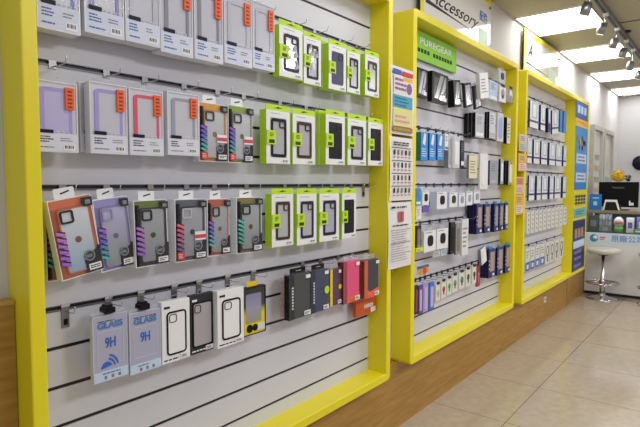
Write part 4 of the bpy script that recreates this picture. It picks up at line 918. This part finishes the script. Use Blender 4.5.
for i in range(60):
    a = rs.uniform(0, 6.28); rr = rs.uniform(.006, .026); z = .02+rs.uniform(0, .045); c = Vector((rr*math.cos(a)*.8, rr*math.sin(a), z)); d = Vector((math.cos(a), math.sin(a), rs.uniform(.2, 1))).normalized()*.016; s = d.orthogonal().normalized()*.006
    b.add([c-s, c+d, c+s, c-d*.4], [(0, 1, 2, 3)], mat('dark leaves', (58, 84, 40), .5))
b.build('leaves', t); MB().lathe([(.016, 0), (.02, .022), (.018, .024)], dark, 14).build('pot', t)
# round dark object on the back wall
A = atx(640.5, 163, 8.4); t = thing('wall_clock', 'round black object high on the back wall at the right edge', 'clock', (8.4, A.y, A.z-.1))
b = MB(); b.lathe([(.10, 0), (.105, -.012), (.09, -.03), (.0, -.034)], black, 28); o2 = b.build('clock_body', t, (0, 0, .1), (0, -math.pi/2, 0))
o2.scale = (1.0, 1.0, -1.0) if False else (1, 1, 1)
b = MB(); b.lathe([(.085, .031), (.085, .0345), (.0, .035)], mat('smoked face', (30, 26, 44), .2), 28); b.build('clock_face', t, (0, 0, .1), (0, -math.pi/2, 0))

# ------------------------------------------------------------------ stools
def stool(x, y, label):
    t = thing('bar_stool', label, 'stool', (x, y, FL))
    MB().lathe([(.0, 0), (.152, .0), (.155, .006), (.14, .014), (.06, .028), (.032, .045), (.028, .06)], chrome, 40).build('base_plate', t)
    MB().lathe([(.026, .05), (.026, .20), (.020, .205), (.018, .48)], chrome, 20).build('column', t)
    pts = [(.155*math.cos(2*math.pi*i/32), .155*math.sin(2*math.pi*i/32), .172) for i in range(32)]
    b = MB(); b.tube(pts, .0085, chrome, 8, True); b.build('foot_ring', t)
    b = MB(); b.lathe([(.028, .15), (.03, .155), (.03, .19), (.028, .195)], chrome, 16); b.tube([(0, .028, .172), (0, .15, .172)], .007, chrome); b.tube([(0, -.028, .172), (0, -.15, .172)], .007, chrome); b.build('ring_collar', t)
    MB().lathe([(.02, .475), (.14, .482), (.156, .490), (.160, .505), (.160, .520), (.152, .532), (.12, .537), (.0, .538)], mat('cream vinyl', (206, 202, 188), .35), 40).build('seat', t)
    MB().lathe([(.05, .462), (.05, .476), (.02, .477)], dark, 16).build('seat_plate', t)
A = atz(602.5, 297, FL); stool(A.x-.09, A.y-.010, 'round cream bar stool with chrome column standing left before the white counter')
B = atz(656, 304, FL); stool(B.x-.09, B.y, 'second chrome bar stool, only its ring edge showing at the right edge')

# ------------------------------------------------------------------ ceiling lights, track and spots
panel_e = mat('light diffuser', (255, 253, 248), .5, emit=3)
for x0 in (-.8, .4, 1.55, 2.72, 3.945, 5.175, 6.43, 7.66):
    lab = {3.945: 'largest square ceiling light panel in view, nearest the signs', 5.175: 'second square ceiling light panel from the nearest', 6.43: 'third square ceiling light panel, before the last one', 7.66: 'last square ceiling light panel against the back wall'}.get(x0)
    if x0 < 3: continue
    t = thing('ceiling_light', lab, 'ceiling light', (x0+.305, 1.06, CE))
    MB().ring(-.305, .305, 0, .50, .003, .008, 0, .006, steel).build('light_frame', t, (0, -.25, -.003), (-math.pi/2, 0, 0))
    MB().box(-.297, .297, -.242, .242, -.006, -.001, panel_e).build('light_diffuser', t)
# track
TY, TZ = .745, 1.165
o = thing('light_track', 'long ceiling track rail carrying the silver spotlights', 'track', (5.4, TY, CE))
b = MB(); b.box(-2.9, 2.85, -.018, .018, TZ-CE, -.002, mat('track grey', (120, 120, 126), .4, .3)); b.build('track_rail', o)
MB().box(-2.9, 2.85, -.008, .008, TZ-CE-.002, TZ-CE, black).build('track_slot', o)
names = ['silver spotlight nearest the viewer on the track', 'second silver spotlight along the track', 'third silver spotlight along the track', 'fourth silver spotlight along the track', 'fifth silver spotlight along the track', 'last silver spotlight at the right edge of the view']
for (px, py), lab in zip(((586, 10.5), (602, 30), (613.5, 44.5), (623, 54), (630, 67), (639, 76)), names):
    c = at(px, py, TY+.02); top = TZ-c.z
    t = thing('track_spotlight', lab, 'spotlight', (c.x, TY, TZ))
    d = Vector((.15, .35, -1)).normalized(); q = Vector((0, 0, -1)).rotation_difference(d)
    pv = Vector((0, .02, -top+.01))
    r, L = .030, .078
    b = MB(); b.lathe([(r*.8, -L*.5), (r, -L*.46), (r, L*.28), (r*.82, L*.32), (r*.82, L*.5), (r*.3, L*.52)], steel, 20)
    h_ = b.build('lamp_head', t, pv, q.to_euler())
    b = MB(); b.lathe([(r*.7, -L*.515), (r*.72, -L*.48)], mat('spot lens', (255, 246, 230), .3, emit=2.5), 16); b.build('lamp_lens', h_)
    b = MB(); b.box(-.011, .011, -.016, .016, -.022, 0, white); b.build('track_adapter', t)
    b = MB(); b.tube([(0, 0, -.02), (0, 0, -max(.03, top-.055)), (0, .012, -max(.04, top-.035))], .005, chrome); b.build('lamp_arm', t)
A = atz(625, 31.5, CE); t = thing('ceiling_speaker', 'small round black ceiling fitting right of the track', 'ceiling fitting', (A.x, A.y, CE))
MB().lathe([(.036, -.012), (.045, -.006), (.045, 0)], black, 24).build('fitting_body', t); MB().lathe([(.022, -.014), (.022, -.011)], dark, 16).build('fitting_centre', t)
A = atz(617.5, 97.5, CE); t = thing('ceiling_dome', 'small beige round detector on the ceiling by the back corner', 'dome', (8.2, 1.2, CE))
MB().lathe([(.03, -.035), (.05, -.03), (.06, -.01), (.06, 0)], mat('beige plastic', (200, 192, 168), .5), 24).build('dome_body', t); MB().lathe([(.015, -.038), (.018, -.034)], dark, 12).build('dome_cap', t)  # low beige dome under the ceiling with a dark cap

# ------------------------------------------------------------------ lamps (units as laid out, brought to metres below)
def area(loc, rot, sx, sy, e, col=(.99, .99, 1)):
    l = bpy.data.lights.new('shop_lamp', 'AREA'); l.shape = 'RECTANGLE'; l.size = sx*S; l.size_y = sy*S; l.energy = e; l.color = col
    o = bpy.data.objects.new('shop_lamp', l); COL.objects.link(o); o.location = loc; o.rotation_euler = rot; return o
for x in (3.95, 5.18, 6.43, 7.66): area((x+.30, 1.06, CE-.012), (0, 0, 0), .58, .47, 3.5)
for x in (-.6, .6, 1.6, 2.75): area((x+.30, .55, CE-.012), (0, 0, 0), .58, .58, {-.6: 1.5, .6: 5, 1.6: 9, 2.75: 8}[x])
for x in (-.4, 1.5, 3.4, 5.3, 7.2): area((x+.30, -1.1, CE-.012), (0, 0, 0), .6, .6, 10 if x < 0 else 38)
area((6.43, .85, FL+.885), (0, 0, 0), .05, .7, .8, (.85, .85, 1))  # LED light under the showcase top, not on the ceiling
for px, py in ((602, 30), (613.5, 44.5), (630, 67)):
    c = at(px, py, TY+.02); l = bpy.data.lights.new('spot_lamp', 'SPOT'); l.energy = 2.5; l.spot_size = math.radians(50); l.spot_blend = .7; l.color = (1, .94, .86); l.shadow_soft_size = .03
    o = bpy.data.objects.new('spot_lamp', l); COL.objects.link(o); o.location = (c.x+.03, TY+.06, c.z-.07)
    o.rotation_euler = Vector((.2, .55, -.42)).to_track_quat('-Z', 'Y').to_euler()
w = bpy.data.worlds.new('World'); SC.world = w; w.use_nodes = True
w.node_tree.nodes['Background'].inputs[0].default_value = (.86, .9, 1, 1); w.node_tree.nodes['Background'].inputs[1].default_value = .55

cam = bpy.data.cameras.new('Camera'); co = bpy.data.objects.new('Camera', cam); COL.objects.link(co); SC.camera = co
cam.sensor_width = 36; cam.lens = F_PX/640*36; cam.clip_start = .02
co.matrix_world = Matrix((( rt.x, up.x, -fw.x, 0), (rt.y, up.y, -fw.y, 0), (rt.z, up.z, -fw.z, 0), (0, 0, 0, 1)))
# to metres, with the floor at height zero
for o in list(SC.objects):
    if o.parent is None:
        o.location = (Vector(o.location)-Vector((0, 0, FL)))*S
        if o.type in ('MESH', 'EMPTY'): o.scale = (S, S, S)
SC.view_settings.view_transform = 'Standard'
SC.view_settings.exposure = 0.16
SC.cycles.max_bounces = 8; SC.cycles.transparent_max_bounces = 16
SC.cycles.use_denoising = True
